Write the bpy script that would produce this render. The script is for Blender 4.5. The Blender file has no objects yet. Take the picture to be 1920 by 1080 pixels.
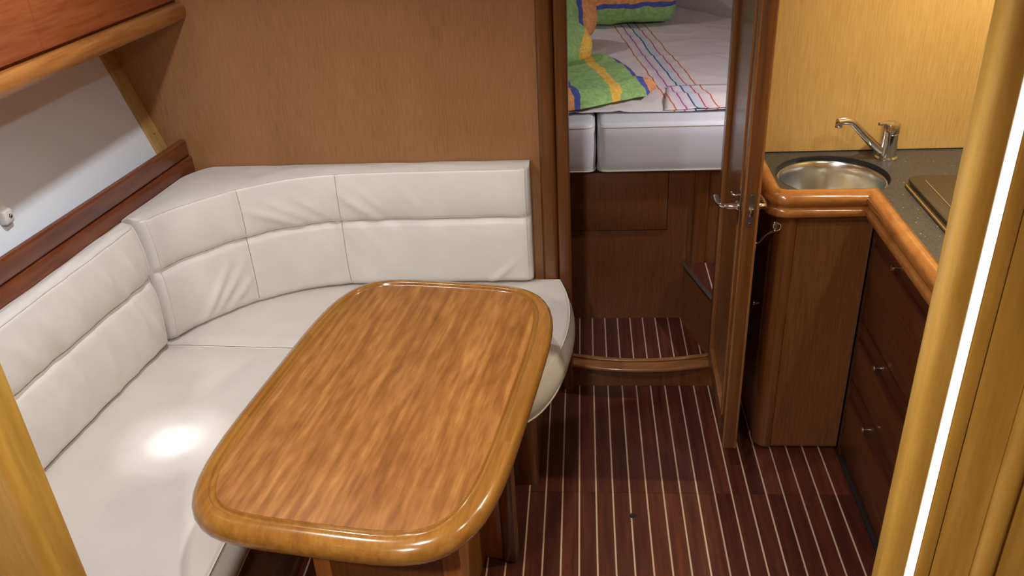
import bpy, bmesh, math, random
from mathutils import Vector, Matrix, noise

random.seed(7)
S = bpy.context.scene
COL = S.collection
PI = math.pi

# ------------------------------------------------------------------ camera
cam = bpy.data.cameras.new('camera')
cam.sensor_width = 36.0
cam.lens = 36.0 * 1600 / 1920
cam.clip_start = 0.02
cam_o = bpy.data.objects.new('camera', cam)
COL.objects.link(cam_o)
cam_o.matrix_world = Matrix(((0.99625, 0.00909, 0.08599, 0.0),
                             (0.07088, 0.48363, -0.87240, 0.0),
                             (-0.04952, 0.87522, 0.48118, 1.8),
                             (0, 0, 0, 1)))
S.camera = cam_o

# ------------------------------------------------------------------ world, exposure
w = bpy.data.worlds.new('night')
S.world = w
w.use_nodes = True
w.node_tree.nodes['Background'].inputs[0].default_value = (0.02, 0.022, 0.03, 1)
w.node_tree.nodes['Background'].inputs[1].default_value = 1.0
S.view_settings.view_transform = 'Standard'
S.view_settings.look = 'None'
S.view_settings.gamma = 1.0
S.view_settings.use_curve_mapping = False
S.view_settings.exposure = 1.4

# lamps of the boat and one added berth fill: (x, y, z, watts, colour, spot angle deg, label, aim)
WARM = (1.0, 0.95, 0.74)
NEUT = (0.92, 0.97, 1.0)
LAMPS = [
    (-0.85, 1.62, 1.985, 15, NEUT, 150, 'round ceiling downlight above the settee seat', (-1.04, 1.63, 0.46)),
    (-0.20, 0.95, 1.985, 19, NEUT, 155, 'round ceiling downlight between the table and the partition', None),
    (0.98, 1.25, 1.985, 8, WARM, 150, 'round ceiling downlight above the aft end of the galley', None),
    (1.24, 2.02, 1.985, 30, WARM, 150, 'round ceiling downlight above the stove lid', None),
    (-0.35, -0.10, 1.985, 38, (1.0, 0.96, 0.86), 165, 'round ceiling downlight behind the partition posts', None),
    (-0.65, 4.05, 1.985, 4, (1.0, 0.94, 0.96), 150, 'added unseen fill downlight above the berth', None),  # added weak fill for the back of the forward cabin
]

# ------------------------------------------------------------------ materials
def lin(c):
    return tuple(((v / 255) / 12.92 if v / 255 <= 0.04045 else ((v / 255 + 0.055) / 1.055) ** 2.4) for v in c) + (1,)

MATS = {}
def base_mat(name, rough=0.5, metallic=0.0, coat=0.0, spec=0.5):
    m = bpy.data.materials.new(name)
    m.use_nodes = True
    b = m.node_tree.nodes['Principled BSDF']
    b.inputs['Roughness'].default_value = rough
    b.inputs['Metallic'].default_value = metallic
    b.inputs['Coat Weight'].default_value = coat
    b.inputs['Coat Roughness'].default_value = 0.12
    b.inputs['Specular IOR Level'].default_value = spec
    MATS[name] = m
    return m, m.node_tree.nodes, m.node_tree.links, b

def ramp(N, stops):
    r = N.new('ShaderNodeValToRGB')
    el = r.color_ramp.elements
    while len(el) < len(stops):
        el.new(0.5)
    for e, (p, c) in zip(el, stops):
        e.position = p
        e.color = c
    return r

def wood(name, cols, grain=(1, 1, 0.06), scale=90, rough=0.35, coat=0.2, blotch=0.35, blotch_scale=6, rnd=0.0, bump=0.02, rot=0.0, fleck=0.0):
    """fine straight grain running along the axis whose grain factor is small"""
    m, N, L, b = base_mat(name, rough, 0, coat)
    tc = N.new('ShaderNodeTexCoord')
    mp = N.new('ShaderNodeMapping'); mp.vector_type = 'POINT'
    mr = N.new('ShaderNodeMapping')
    mr.inputs['Rotation'].default_value = (0, 0, rot)
    L.new(tc.outputs['Object'], mr.inputs['Vector'])
    oi = N.new('ShaderNodeObjectInfo')
    add = N.new('ShaderNodeVectorMath'); add.operation = 'ADD'
    sc = N.new('ShaderNodeVectorMath'); sc.operation = 'SCALE'
    sc.inputs['Scale'].default_value = 13.0 if rnd else 0.0
    comb = N.new('ShaderNodeCombineXYZ')
    for k in range(3):
        L.new(oi.outputs['Random'], comb.inputs[k])
    L.new(comb.outputs[0], sc.inputs[0])
    L.new(mr.outputs[0], add.inputs[0]); L.new(sc.outputs[0], add.inputs[1])
    L.new(add.outputs[0], mp.inputs['Vector'])
    mp.inputs['Scale'].default_value = grain
    n1 = N.new('ShaderNodeTexNoise'); n1.inputs['Scale'].default_value = scale
    n1.inputs['Detail'].default_value = 6; n1.inputs['Roughness'].default_value = 0.65
    L.new(mp.outputs[0], n1.inputs['Vector'])
    mp2 = N.new('ShaderNodeMapping')
    mp2.inputs['Scale'].default_value = tuple(max(g, 0.22) for g in grain)
    L.new(add.outputs[0], mp2.inputs['Vector'])
    n2 = N.new('ShaderNodeTexNoise'); n2.inputs['Scale'].default_value = blotch_scale
    n2.inputs['Detail'].default_value = 3
    L.new(mp2.outputs[0], n2.inputs['Vector'])
    mx = N.new('ShaderNodeMix'); mx.inputs[0].default_value = blotch
    L.new(n1.outputs['Fac'], mx.inputs[2]); L.new(n2.outputs['Fac'], mx.inputs[3])
    r = ramp(N, [(p, lin(c)) for p, c in cols])
    L.new(mx.outputs[0], r.inputs[0])
    out = r.outputs[0]
    if rnd:
        hs = N.new('ShaderNodeHueSaturation')
        mr2 = N.new('ShaderNodeMapRange')
        mr2.inputs['To Min'].default_value = 1 - rnd; mr2.inputs['To Max'].default_value = 1 + rnd
        L.new(oi.outputs['Random'], mr2.inputs[0]); L.new(mr2.outputs[0], hs.inputs['Value'])
        L.new(out, hs.inputs['Color']); out = hs.outputs[0]
    L.new(out, b.inputs['Base Color'])
    bp = N.new('ShaderNodeBump'); bp.inputs['Strength'].default_value = bump * 5
    bp.inputs['Distance'].default_value = 0.001
    L.new(n1.outputs['Fac'], bp.inputs['Height']); L.new(bp.outputs[0], b.inputs['Normal'])
    return m

def plain(name, col, rough=0.5, metallic=0, coat=0, bump=0.0, bscale=200, var=0.0):
    m, N, L, b = base_mat(name, rough, metallic, coat)
    b.inputs['Base Color'].default_value = lin(col)
    tc = N.new('ShaderNodeTexCoord')
    n = N.new('ShaderNodeTexNoise'); n.inputs['Scale'].default_value = bscale; n.inputs['Detail'].default_value = 4
    L.new(tc.outputs['Object'], n.inputs['Vector'])
    if var:
        r = ramp(N, [(0.3, lin(tuple(c * (1 - var) for c in col))), (0.7, lin(tuple(min(255, c * (1 + var)) for c in col)))])
        n3 = N.new('ShaderNodeTexNoise'); n3.inputs['Scale'].default_value = 7; n3.inputs['Detail'].default_value = 3
        L.new(tc.outputs['Object'], n3.inputs['Vector'])
        L.new(n3.outputs['Fac'], r.inputs[0]); L.new(r.outputs[0], b.inputs['Base Color'])
    if bump:
        bp = N.new('ShaderNodeBump'); bp.inputs['Strength'].default_value = bump; bp.inputs['Distance'].default_value = 0.0015
        L.new(n.outputs['Fac'], bp.inputs['Height']); L.new(bp.outputs[0], b.inputs['Normal'])
    return m

VENEER = wood('teak_veneer', [(0.25, (118, 78, 46)), (0.46, (148, 102, 62)), (0.6, (160, 113, 70)), (0.78, (172, 126, 82))], (1, 1, 0.045), 330, 0.42, 0.1, 0.3, 5)
VENEER_LIT = wood('teak_veneer_lit', [(0.25, (156, 116, 62)), (0.46, (182, 142, 80)), (0.6, (192, 152, 90)), (0.78, (202, 164, 102))], (1, 1, 0.04), 280, 0.4, 0.1, 0.3, 5)  # yellower copy of the bulkhead teak, with galley lamplight in its colour
MAHO = wood('mahogany_rail', [(0.3, (74, 32, 16)), (0.5, (108, 54, 29)), (0.7, (132, 72, 42))], (1, 0.05, 1), 60, 0.28, 0.35, 0.3, 8)
MAHO_V = wood('mahogany_upright', [(0.3, (78, 42, 18)), (0.5, (102, 59, 26)), (0.7, (120, 74, 36))], (1, 1, 0.04), 70, 0.3, 0.3, 0.3, 6)
LOCKER = wood('locker_veneer', [(0.3, (126, 60, 28)), (0.5, (164, 87, 46)), (0.7, (182, 105, 60))], (1, 0.04, 1), 90, 0.35, 0.2, 0.3, 6)
RAILW = wood('honey_rail', [(0.3, (120, 68, 31)), (0.5, (154, 98, 49)), (0.7, (172, 118, 65))], (1, 0.05, 1), 60, 0.25, 0.4, 0.3, 8)
TABLE_F = wood('table_figured_veneer', [(0.30, (108, 63, 26)), (0.45, (134, 83, 37)), (0.56, (152, 100, 48)), (0.72, (180, 128, 70))], (1, 0.045, 1), 58, 0.36, 0.22, 0.42, 60, rot=0.1411)
TABLE_R = wood('table_rim_wood', [(0.3, (118, 72, 26)), (0.5, (142, 94, 38)), (0.7, (160, 112, 52))], (1, 0.06, 1), 60, 0.2, 0.5, 0.3, 9, rot=0.1411, rnd=0.07)
SILLW = wood('sill_wood', [(0.3, (96, 56, 28)), (0.5, (132, 84, 46)), (0.7, (156, 106, 62))], (0.05, 1, 1), 60, 0.3, 0.3, 0.3, 8)
SILLV = wood('bead_wood', [(0.3, (100, 58, 28)), (0.5, (130, 82, 42)), (0.7, (150, 100, 56))], (1, 1, 0.05), 60, 0.3, 0.3, 0.3, 8)
TABLE_L = wood('table_leg_wood', [(0.3, (112, 62, 28)), (0.5, (150, 92, 42)), (0.7, (172, 112, 56))], (1, 1, 0.05), 70, 0.3, 0.3, 0.3, 7)
FLOORW = wood('sole_plank_wood', [(0.3, (50, 20, 11)), (0.5, (76, 34, 21)), (0.7, (98, 48, 31))], (1, 0.05, 1), 80, 0.40, 0.12, 0.35, 8, rnd=0.20)
HOLLY = plain('holly_inlay', (186, 158, 136), 0.4, bump=0.05)
DARKGAP = plain('dark_subfloor', (22, 12, 9), 0.8)
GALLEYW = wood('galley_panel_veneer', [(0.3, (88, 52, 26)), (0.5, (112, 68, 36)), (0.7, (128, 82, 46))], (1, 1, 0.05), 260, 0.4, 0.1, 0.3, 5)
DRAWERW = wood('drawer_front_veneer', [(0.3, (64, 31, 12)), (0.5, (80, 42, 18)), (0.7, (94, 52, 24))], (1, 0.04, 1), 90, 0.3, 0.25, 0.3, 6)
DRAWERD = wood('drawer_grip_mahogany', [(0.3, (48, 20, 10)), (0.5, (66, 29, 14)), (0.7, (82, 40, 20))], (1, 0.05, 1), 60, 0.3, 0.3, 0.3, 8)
COUNTERW = wood('worktop_edge_wood', [(0.3, (128, 74, 33)), (0.5, (158, 100, 48)), (0.7, (174, 120, 64))], (0.3, 0.3, 1), 50, 0.2, 0.5, 0.3, 8)
PINE = wood('pale_batten_wood', [(0.3, (150, 112, 62)), (0.5, (178, 140, 84)), (0.7, (196, 160, 104))], (1, 1, 0.08), 60, 0.5, 0.05, 0.4, 9)
POSTW = wood('post_golden_wood', [(0.3, (128, 92, 34)), (0.5, (162, 120, 50)), (0.7, (190, 148, 74))], (1, 1, 0.08), 40, 0.3, 0.3, 0.45, 12)
LEATHER = plain('cream_leather', (223, 218, 211), 0.42, bump=0.12, bscale=380, var=0.02)
LEATHER_S = plain('cream_leather_seat', (211, 201, 193), 0.38, bump=0.12, bscale=380, var=0.02)
BERTHL = plain('pale_grey_vinyl', (216, 219, 226), 0.4, bump=0.1, bscale=300)
STITCH = plain('seam_thread', (150, 142, 130), 0.7, bump=0.2, bscale=900)
PIPING = plain('piping_leather', (222, 214, 202), 0.5, bump=0.1, bscale=500)
WHITE = plain('white_hull_lining', (232, 236, 243), 0.55, bump=0.05, bscale=60)
CABINW = plain('white_cabin_lining', (222, 214, 214), 0.6, bump=0.05, bscale=60)
CEIL = plain('white_ceiling_vinyl', (226, 220, 208), 0.6, bump=0.05, bscale=60)
PLASTIC = plain('white_plastic', (232, 232, 228), 0.35, bump=0.02)
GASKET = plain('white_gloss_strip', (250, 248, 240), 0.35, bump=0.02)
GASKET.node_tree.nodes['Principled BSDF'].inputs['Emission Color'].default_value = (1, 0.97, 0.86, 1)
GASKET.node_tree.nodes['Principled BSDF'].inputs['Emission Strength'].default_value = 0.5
CHROME = plain('chrome', (215, 215, 218), 0.08, 1.0, bump=0.01, bscale=40)
SATIN = plain('satin_nickel', (150, 146, 136), 0.35, 1.0, bump=0.05)
BLACK = plain('black_rubber', (18, 17, 16), 0.6, bump=0.1)
ALU = plain('worn_aluminium_edge', (130, 124, 118), 0.45, 1.0, bump=0.3, bscale=90)
LIDM = plain('brown_glass_lid', (54, 43, 28), 0.4, coat=0.1, bump=0.03, var=0.08)
LIDE = plain('tan_lid_edge', (128, 100, 60), 0.45, bump=0.05)

def m_worktop():
    m, N, L, b = base_mat('charcoal_laminate', 0.38, 0, 0.05)
    tc = N.new('ShaderNodeTexCoord')
    n = N.new('ShaderNodeTexNoise'); n.inputs['Scale'].default_value = 160; n.inputs['Detail'].default_value = 5
    L.new(tc.outputs['Object'], n.inputs['Vector'])
    r = ramp(N, [(0.35, lin((46, 43, 40))), (0.65, lin((68, 64, 60)))])
    L.new(n.outputs['Fac'], r.inputs[0])
    v = N.new('ShaderNodeTexVoronoi'); v.inputs['Scale'].default_value = 42
    L.new(tc.outputs['Object'], v.inputs['Vector'])
    cr = ramp(N, [(0.0, (1, 1, 1, 1)), (0.07, (1, 1, 1, 1)), (0.09, (0, 0, 0, 1))])
    L.new(v.outputs['Distance'], cr.inputs[0])
    mx = N.new('ShaderNodeMix'); mx.data_type = 'RGBA'
    L.new(cr.outputs[0], mx.inputs[0]); L.new(r.outputs[0], mx.inputs[6])
    mx.inputs[7].default_value = lin((150, 140, 124))
    L.new(mx.outputs[2], b.inputs['Base Color'])
    return m
WORKTOP = m_worktop()

def m_steel():
    m, N, L, b = base_mat('brushed_steel', 0.22, 1.0)
    b.inputs['Base Color'].default_value = lin((224, 228, 227))
    b.inputs['Anisotropic'].default_value = 0.0
    tc = N.new('ShaderNodeTexCoord'); mp = N.new('ShaderNodeMapping'); mp.inputs['Scale'].default_value = (3, 3, 260)
    L.new(tc.outputs['Object'], mp.inputs[0])
    n = N.new('ShaderNodeTexNoise'); n.inputs['Scale'].default_value = 4
    L.new(mp.outputs[0], n.inputs['Vector'])
    bp = N.new('ShaderNodeBump'); bp.inputs['Strength'].default_value = 0.06; bp.inputs['Distance'].default_value = 0.001
    L.new(n.outputs['Fac'], bp.inputs['Height']); L.new(bp.outputs[0], b.inputs['Normal'])
    return m
STEEL = m_steel()

def m_sheet():
    """white cotton with a bunch of thin coloured lines along the local Y axis"""
    m, N, L, b = base_mat('striped_cotton_sheet', 0.9)
    tc = N.new('ShaderNodeTexCoord')
    sep = N.new('ShaderNodeSeparateXYZ'); L.new(tc.outputs['UV'], sep.inputs[0])
    nz = N.new('ShaderNodeTexNoise'); nz.inputs['Scale'].default_value = 9
    L.new(tc.outputs['Object'], nz.inputs['Vector'])
    mad = N.new('ShaderNodeMath'); mad.operation = 'MULTIPLY_ADD'
    mad.inputs[1].default_value = 0.010
    L.new(nz.outputs['Fac'], mad.inputs[0]); L.new(sep.outputs[0], mad.inputs[2])
    cur = None
    baseC = lin((228, 219, 222))
    def band(prev, centre, half, col, soft):
        d = N.new('ShaderNodeMath'); d.operation = 'SUBTRACT'; d.inputs[1].default_value = centre + 0.005
        L.new(mad.outputs[0], d.inputs[0])
        a = N.new('ShaderNodeMath'); a.operation = 'ABSOLUTE'; L.new(d.outputs[0], a.inputs[0])
        mr = N.new('ShaderNodeMapRange'); mr.inputs['From Min'].default_value = half; mr.inputs['From Max'].default_value = half + soft
        mr.inputs['To Min'].default_value = 1; mr.inputs['To Max'].default_value = 0
        L.new(a.outputs[0], mr.inputs[0])
        mx = N.new('ShaderNodeMix'); mx.data_type = 'RGBA'
        L.new(mr.outputs[0], mx.inputs[0])
        if prev is None: mx.inputs[6].default_value = baseC
        else: L.new(prev, mx.inputs[6])
        mx.inputs[7].default_value = lin(col)
        return mx.outputs[2]
    spec = [(-0.078, 0.010, (234, 218, 214), .012), (-0.038, 0.010, (224, 206, 224), .012), (0.014, 0.010, (206, 214, 228), .014),
            (0.044, 0.008, (230, 210, 218), .012), (0.086, 0.010, (234, 218, 214), .012),
            (-0.074, 0.0020, (196, 98, 74), .0012), (-0.036, 0.0020, (164, 76, 134), .0012), (0.002, 0.0024, (44, 76, 130), .0012),
            (0.040, 0.0020, (176, 78, 104), .0012), (0.080, 0.0020, (196, 100, 80), .0012)]
    for c, h, col, s in spec:
        cur = band(cur, c, h, col, s)
    L.new(cur, b.inputs['Base Color'])
    bp = N.new('ShaderNodeBump'); bp.inputs['Strength'].default_value = 0.3; bp.inputs['Distance'].default_value = 0.004
    n2 = N.new('ShaderNodeTexNoise'); n2.inputs['Scale'].default_value = 30
    L.new(tc.outputs['Object'], n2.inputs['Vector']); L.new(n2.outputs['Fac'], bp.inputs['Height'])
    L.new(bp.outputs[0], b.inputs['Normal'])
    return m
SHEET = m_sheet()

def m_duvet():
    """painterly green cotton with yellow, orange and blue bands (bands follow the UV u coordinate)"""
    m, N, L, b = base_mat('painterly_cotton', 0.9)
    tc = N.new('ShaderNodeTexCoord')
    sep = N.new('ShaderNodeSeparateXYZ'); L.new(tc.outputs['UV'], sep.inputs[0])
    nz = N.new('ShaderNodeTexNoise'); nz.inputs['Scale'].default_value = 14; nz.inputs['Detail'].default_value = 4
    L.new(tc.outputs['Object'], nz.inputs['Vector'])
    mad = N.new('ShaderNodeMath'); mad.operation = 'MULTIPLY_ADD'; mad.inputs[1].default_value = 0.10
    L.new(nz.outputs['Fac'], mad.inputs[0]); L.new(sep.outputs[0], mad.inputs[2])
    fr = N.new('ShaderNodeMath'); fr.operation = 'FRACT'; L.new(mad.outputs[0], fr.inputs[0])
    G = lin((150, 186, 118)); Y = lin((236, 188, 84)); B = lin((76, 88, 166)); O = lin((228, 156, 98))
    r = ramp(N, [(0.0, G), (0.27, Y), (0.37, G), (0.60, B), (0.66, O), (0.90, B), (0.96, G)])
    r.color_ramp.interpolation = 'CONSTANT'
    L.new(fr.outputs[0], r.inputs[0])
    w_ = N.new('ShaderNodeTexNoise'); w_.inputs['Scale'].default_value = 24; w_.inputs['Distortion'].default_value = 2.5; w_.inputs['Detail'].default_value = 3
    L.new(tc.outputs['Object'], w_.inputs['Vector'])
    r2 = ramp(N, [(0.36, (0.80, 0.82, 0.76, 1)), (0.64, (1.14, 1.14, 1.14, 1))])
    L.new(w_.outputs['Fac'], r2.inputs[0])
    mu = N.new('ShaderNodeMix'); mu.data_type = 'RGBA'; mu.blend_type = 'MULTIPLY'; mu.inputs[0].default_value = 1
    L.new(r.outputs[0], mu.inputs[6]); L.new(r2.outputs[0], mu.inputs[7])
    L.new(mu.outputs[2], b.inputs['Base Color'])
    return m
DUVET = m_duvet()

def m_glow():
    m = bpy.data.materials.new('lamp_lens'); m.use_nodes = True
    N = m.node_tree.nodes; b = N['Principled BSDF']
    b.inputs['Emission Color'].default_value = (1, 0.85, 0.65, 1)
    b.inputs['Emission Strength'].default_value = 6
    return m
GLOW = m_glow()

# ------------------------------------------------------------------ helpers
def link(o, parent=None):
    COL.objects.link(o)
    if parent is not None:
        o.parent = parent
    return o

def wloc(o):
    p = Vector((0, 0, 0))
    while o is not None:
        p = p + o.location
        o = o.parent
    return p

def mesh(name, V, F, mat, parent=None, smooth=False, uv=None, fix=True):
    off = wloc(parent) if parent is not None else Vector((0, 0, 0))
    me = bpy.data.meshes.new(name)
    me.from_pydata([tuple(Vector(v) - off) for v in V], [], F)
    if uv is not None:
        l = me.uv_layers.new(name='UVMap')
        for lp in me.loops:
            l.data[lp.index].uv = uv[lp.vertex_index]
    if fix:
        bm = bmesh.new(); bm.from_mesh(me)
        bmesh.ops.recalc_face_normals(bm, faces=bm.faces)
        bm.to_mesh(me); bm.free()
    if smooth:
        me.shade_smooth()
        if smooth != True:
            me.set_sharp_from_angle(angle=math.radians(smooth))
    me.materials.append(mat)
    return link(bpy.data.objects.new(name, me), parent)

def box(name, x0, x1, y0, y1, z0, z1, mat, parent=None, bevel=0.0, seg=2):
    off = wloc(parent) if parent is not None else Vector((0, 0, 0))
    bm = bmesh.new()
    bmesh.ops.create_cube(bm, size=1)
    for v in bm.verts:
        v.co = Vector(((x0 + x1) / 2 + v.co.x * (x1 - x0), (y0 + y1) / 2 + v.co.y * (y1 - y0), (z0 + z1) / 2 + v.co.z * (z1 - z0))) - off
    if bevel:
        bmesh.ops.bevel(bm, geom=bm.edges[:], offset=bevel, segments=seg, profile=0.5, affect='EDGES')
    bmesh.ops.recalc_face_normals(bm, faces=bm.faces)
    me = bpy.data.meshes.new(name); bm.to_mesh(me); bm.free()
    if bevel:
        me.shade_smooth(); me.set_sharp_from_angle(angle=math.radians(40))
    me.materials.append(mat)
    return link(bpy.data.objects.new(name, me), parent)

def prism(name, pts, z0, z1, mat, parent=None, bevel=0.0):
    """vertical prism over a plan polygon"""
    n = len(pts)
    off = wloc(parent) if parent is not None else Vector((0, 0, 0))
    bm = bmesh.new()
    a = [bm.verts.new(Vector((x, y, z0)) - off) for x, y in pts]
    c = [bm.verts.new(Vector((x, y, z1)) - off) for x, y in pts]
    bm.faces.new(a); bm.faces.new(c)
    for i in range(n):
        bm.faces.new((a[i], a[(i + 1) % n], c[(i + 1) % n], c[i]))
    bmesh.ops.recalc_face_normals(bm, faces=bm.faces)
    if bevel:
        bmesh.ops.bevel(bm, geom=[e for e in bm.edges], offset=bevel, segments=2, profile=0.5, affect='EDGES')
    me = bpy.data.meshes.new(name); bm.to_mesh(me); bm.free()
    me.shade_smooth(); me.set_sharp_from_angle(angle=math.radians(35))
    me.materials.append(mat)
    return link(bpy.data.objects.new(name, me), parent)

def round_poly(pts, r, seg=8, closed=True):
    """pts: [(x, y)] ; r: radius or list"""
    out = []
    n = len(pts)
    for i, p in enumerate(pts):
        rr = r[i] if isinstance(r, (list, tuple)) else r
        if rr <= 0 or (not closed and i in (0, n - 1)):
            out.append(tuple(p)); continue
        p = Vector(p); a = Vector(pts[i - 1]); c = Vector(pts[(i + 1) % n])
        u = (a - p).normalized(); v = (c - p).normalized()
        ang = u.angle(v)
        t = rr / math.tan(ang / 2)
        s, e = p + u * t, p + v * t
        cen = p + (u + v).normalized() * (rr / math.sin(ang / 2))
        a0 = math.atan2(s.y - cen.y, s.x - cen.x); a1 = math.atan2(e.y - cen.y, e.x - cen.x)
        d = (a1 - a0 + PI) % (2 * PI) - PI
        for k in range(seg + 1):
            q = a0 + d * k / seg
            out.append((cen.x + rr * math.cos(q), cen.y + rr * math.sin(q)))
    return out

def offset_path(path, d, closed=False):
    """offset to the right of travel by d (mitred)"""
    n = len(path); out = []
    for i in range(n):
        p = Vector(path[i])
        a = Vector(path[i - 1]) if (closed or i > 0) else None
        c = Vector(path[(i + 1) % n]) if (closed or i < n - 1) else None
        def nrm(u): return Vector((u.y, -u.x))
        if a is None: m = nrm((c - p).normalized()); k = 1
        elif c is None: m = nrm((p - a).normalized()); k = 1
        else:
            n1 = nrm((p - a).normalized()); n2 = nrm((c - p).normalized())
            m = (n1 + n2)
            if m.length < 1e-6: m = n1
            m.normalize(); k = 1 / max(0.35, m.dot(n1))
        out.append((p.x + m.x * d * k, p.y + m.y * d * k))
    return out

def sweep(name, path, prof, mat, parent=None, closed=False, smooth=35):
    """prof: closed list of (d, z); path in plan, d measured to the right of travel"""
    V = []; F = []
    rows = [offset_path(path, d, closed) for d, z in prof]
    n = len(path); k = len(prof)
    for i in range(n):
        for j in range(k):
            V.append((rows[j][i][0], rows[j][i][1], prof[j][1]))
    m = n if closed else n - 1
    for i in range(m):
        for j in range(k):
            a = i * k + j; b = i * k + (j + 1) % k
            c = ((i + 1) % n) * k + (j + 1) % k; d = ((i + 1) % n) * k + j
            F.append((a, b, c, d))
    if not closed:
        F.append(tuple(range(k))); F.append(tuple((n - 1) * k + j for j in range(k)))
    return mesh(name, V, F, mat, parent, smooth)

def catmull(P, sub=6):
    P = [Vector(p) for p in P]; out = []
    for i in range(len(P) - 1):
        p0 = P[max(i - 1, 0)]; p1 = P[i]; p2 = P[i + 1]; p3 = P[min(i + 2, len(P) - 1)]
        for k in range(sub):
            t = k / sub
            out.append(0.5 * ((2 * p1) + (p2 - p0) * t + (2 * p0 - 5 * p1 + 4 * p2 - p3) * t * t + (3 * p1 - p0 - 3 * p2 + p3) * t ** 3))
    out.append(P[-1])
    return out

def tube(name, pts, r, mat, parent=None, segs=10, sub=6, radii=None, cap=True):
    P = catmull(pts, sub) if sub > 1 else [Vector(p) for p in pts]
    if radii:
        R = []
        for i in range(len(radii) - 1):
            for k in range(sub): R.append(radii[i] + (radii[i + 1] - radii[i]) * k / sub)
        R.append(radii[-1])
    else: R = [r] * len(P)
    V = []; F = []
    t = (P[1] - P[0]).normalized()
    up = Vector((0, 0, 1)) if abs(t.z) < 0.9 else Vector((1, 0, 0))
    nrm = t.cross(up).normalized()
    for i, p in enumerate(P):
        t2 = (P[min(i + 1, len(P) - 1)] - P[max(i - 1, 0)]).normalized()
        nrm = (nrm - t2 * nrm.dot(t2)).normalized()
        bn = t2.cross(nrm)
        for k in range(segs):
            a = 2 * PI * k / segs
            V.append(p + (nrm * math.cos(a) + bn * math.sin(a)) * R[i])
    for i in range(len(P) - 1):
        for k in range(segs):
            F.append((i * segs + k, i * segs + (k + 1) % segs, (i + 1) * segs + (k + 1) % segs, (i + 1) * segs + k))
    if cap:
        F.append(tuple(range(segs))); F.append(tuple((len(P) - 1) * segs + k for k in range(segs)))
    return mesh(name, V, F, mat, parent, 60)

def lathe(name, prof, centre, mat, parent=None, segs=40, axis='z', smooth=40, cap=True):
    V = []; F = []
    k = len(prof)
    for i in range(segs):
        a = 2 * PI * i / segs
        for r, z in prof:
            if axis == 'z': V.append((centre[0] + r * math.cos(a), centre[1] + r * math.sin(a), centre[2] + z))
            elif axis == 'x': V.append((centre[0] + z, centre[1] + r * math.cos(a), centre[2] + r * math.sin(a)))
            else: V.append((centre[0] + r * math.cos(a), centre[1] + z, centre[2] + r * math.sin(a)))
    for i in range(segs):
        for j in range(k - 1):
            F.append((i * k + j, i * k + j + 1, ((i + 1) % segs) * k + j + 1, ((i + 1) % segs) * k + j))
    if cap and prof[0][0] > 1e-5: F.append(tuple(i * k for i in range(segs)))
    if cap and prof[-1][0] > 1e-5: F.append(tuple(i * k + k - 1 for i in range(segs)))
    o = mesh(name, V, F, mat, parent, smooth)
    bm = bmesh.new(); bm.from_mesh(o.data)
    bmesh.ops.remove_doubles(bm, verts=bm.verts, dist=1e-6)
    bmesh.ops.recalc_face_normals(bm, faces=bm.faces)
    bm.to_mesh(o.data); bm.free()
    return o

def tag(o, label, cat, group=None):
    o['label'] = label; o['category'] = cat
    if group: o['group'] = group
    return o

def thing(name, loc, label, cat, group=None):
    o = bpy.data.objects.new(name, None); COL.objects.link(o)
    o.location = loc; o.empty_display_size = 0.05
    return tag(o, label, cat, group)

def struct(o, label=None):
    o['kind'] = 'structure'
    if label: o['label'] = label
    return o

def sempty(name, loc, label=None):
    o = bpy.data.objects.new(name, None); COL.objects.link(o)
    o.location = loc
    return struct(o, label)

def smooth01(t):
    t = max(0.0, min(1.0, t)); return t * t * (3 - 2 * t)

# ================================================================== STRUCTURE
YB = 2.53            # saloon face of the forward bulkhead
CEILZ = 2.0
# ---- floor: every plank and every holly strip is a piece
floor = struct(box('floor', -1.6, 1.55, -0.6, 5.2, -0.05, -0.008, DARKGAP), 'dark red wooden cabin sole with pale inlaid stripes')
SP = 0.0505; X0 = -0.0245; SW = 0.0046
def plank_mesh(name, w_, l_, z0, z1, mat, bevel):
    bm = bmesh.new(); bmesh.ops.create_cube(bm, size=1)
    for v in bm.verts:
        v.co = Vector((v.co.x * w_, v.co.y * l_, z0 if v.co.z < 0 else z1))
    if bevel:
        bmesh.ops.bevel(bm, geom=[e for e in bm.edges if all(v.co.z > z0 + 1e-5 for v in e.verts)], offset=bevel, segments=1, affect='EDGES')
    me = bpy.data.meshes.new(name); bm.to_mesh(me); bm.free(); me.materials.append(mat); return me
def planks(k0, k1, ya, yb, parent, z=0.0):
    pm = plank_mesh('plank', SP - SW - 0.0003, yb - ya, -0.008, 0.0, FLOORW, 0)
    sm = plank_mesh('inlay_strip', SW, yb - ya, -0.008, -0.0002, HOLLY, 0)
    off = wloc(parent)
    for k in range(k0, k1):
        o = bpy.data.objects.new('plank', pm); o.location = Vector((X0 + (k + 0.5) * SP, (ya + yb) / 2, z)) - off; link(o, parent)
        s = bpy.data.objects.new('inlay_strip', sm); s.location = Vector((X0 + k * SP, (ya + yb) / 2, z)) - off; link(s, parent)
planks(-16, 16, 0.40, 1.9755, floor)
planks(-16, 16, 1.9765, 2.545, floor)
planks(-3, 10, 2.566, 3.02, floor)
fp = lathe('finger_pull', [(0.0, 0.0004), (0.006, 0.0004), (0.0095, 0.0012), (0.0108, 0.0002)], (0.132, 1.879, 0.0), BLACK, floor, 20)

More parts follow.
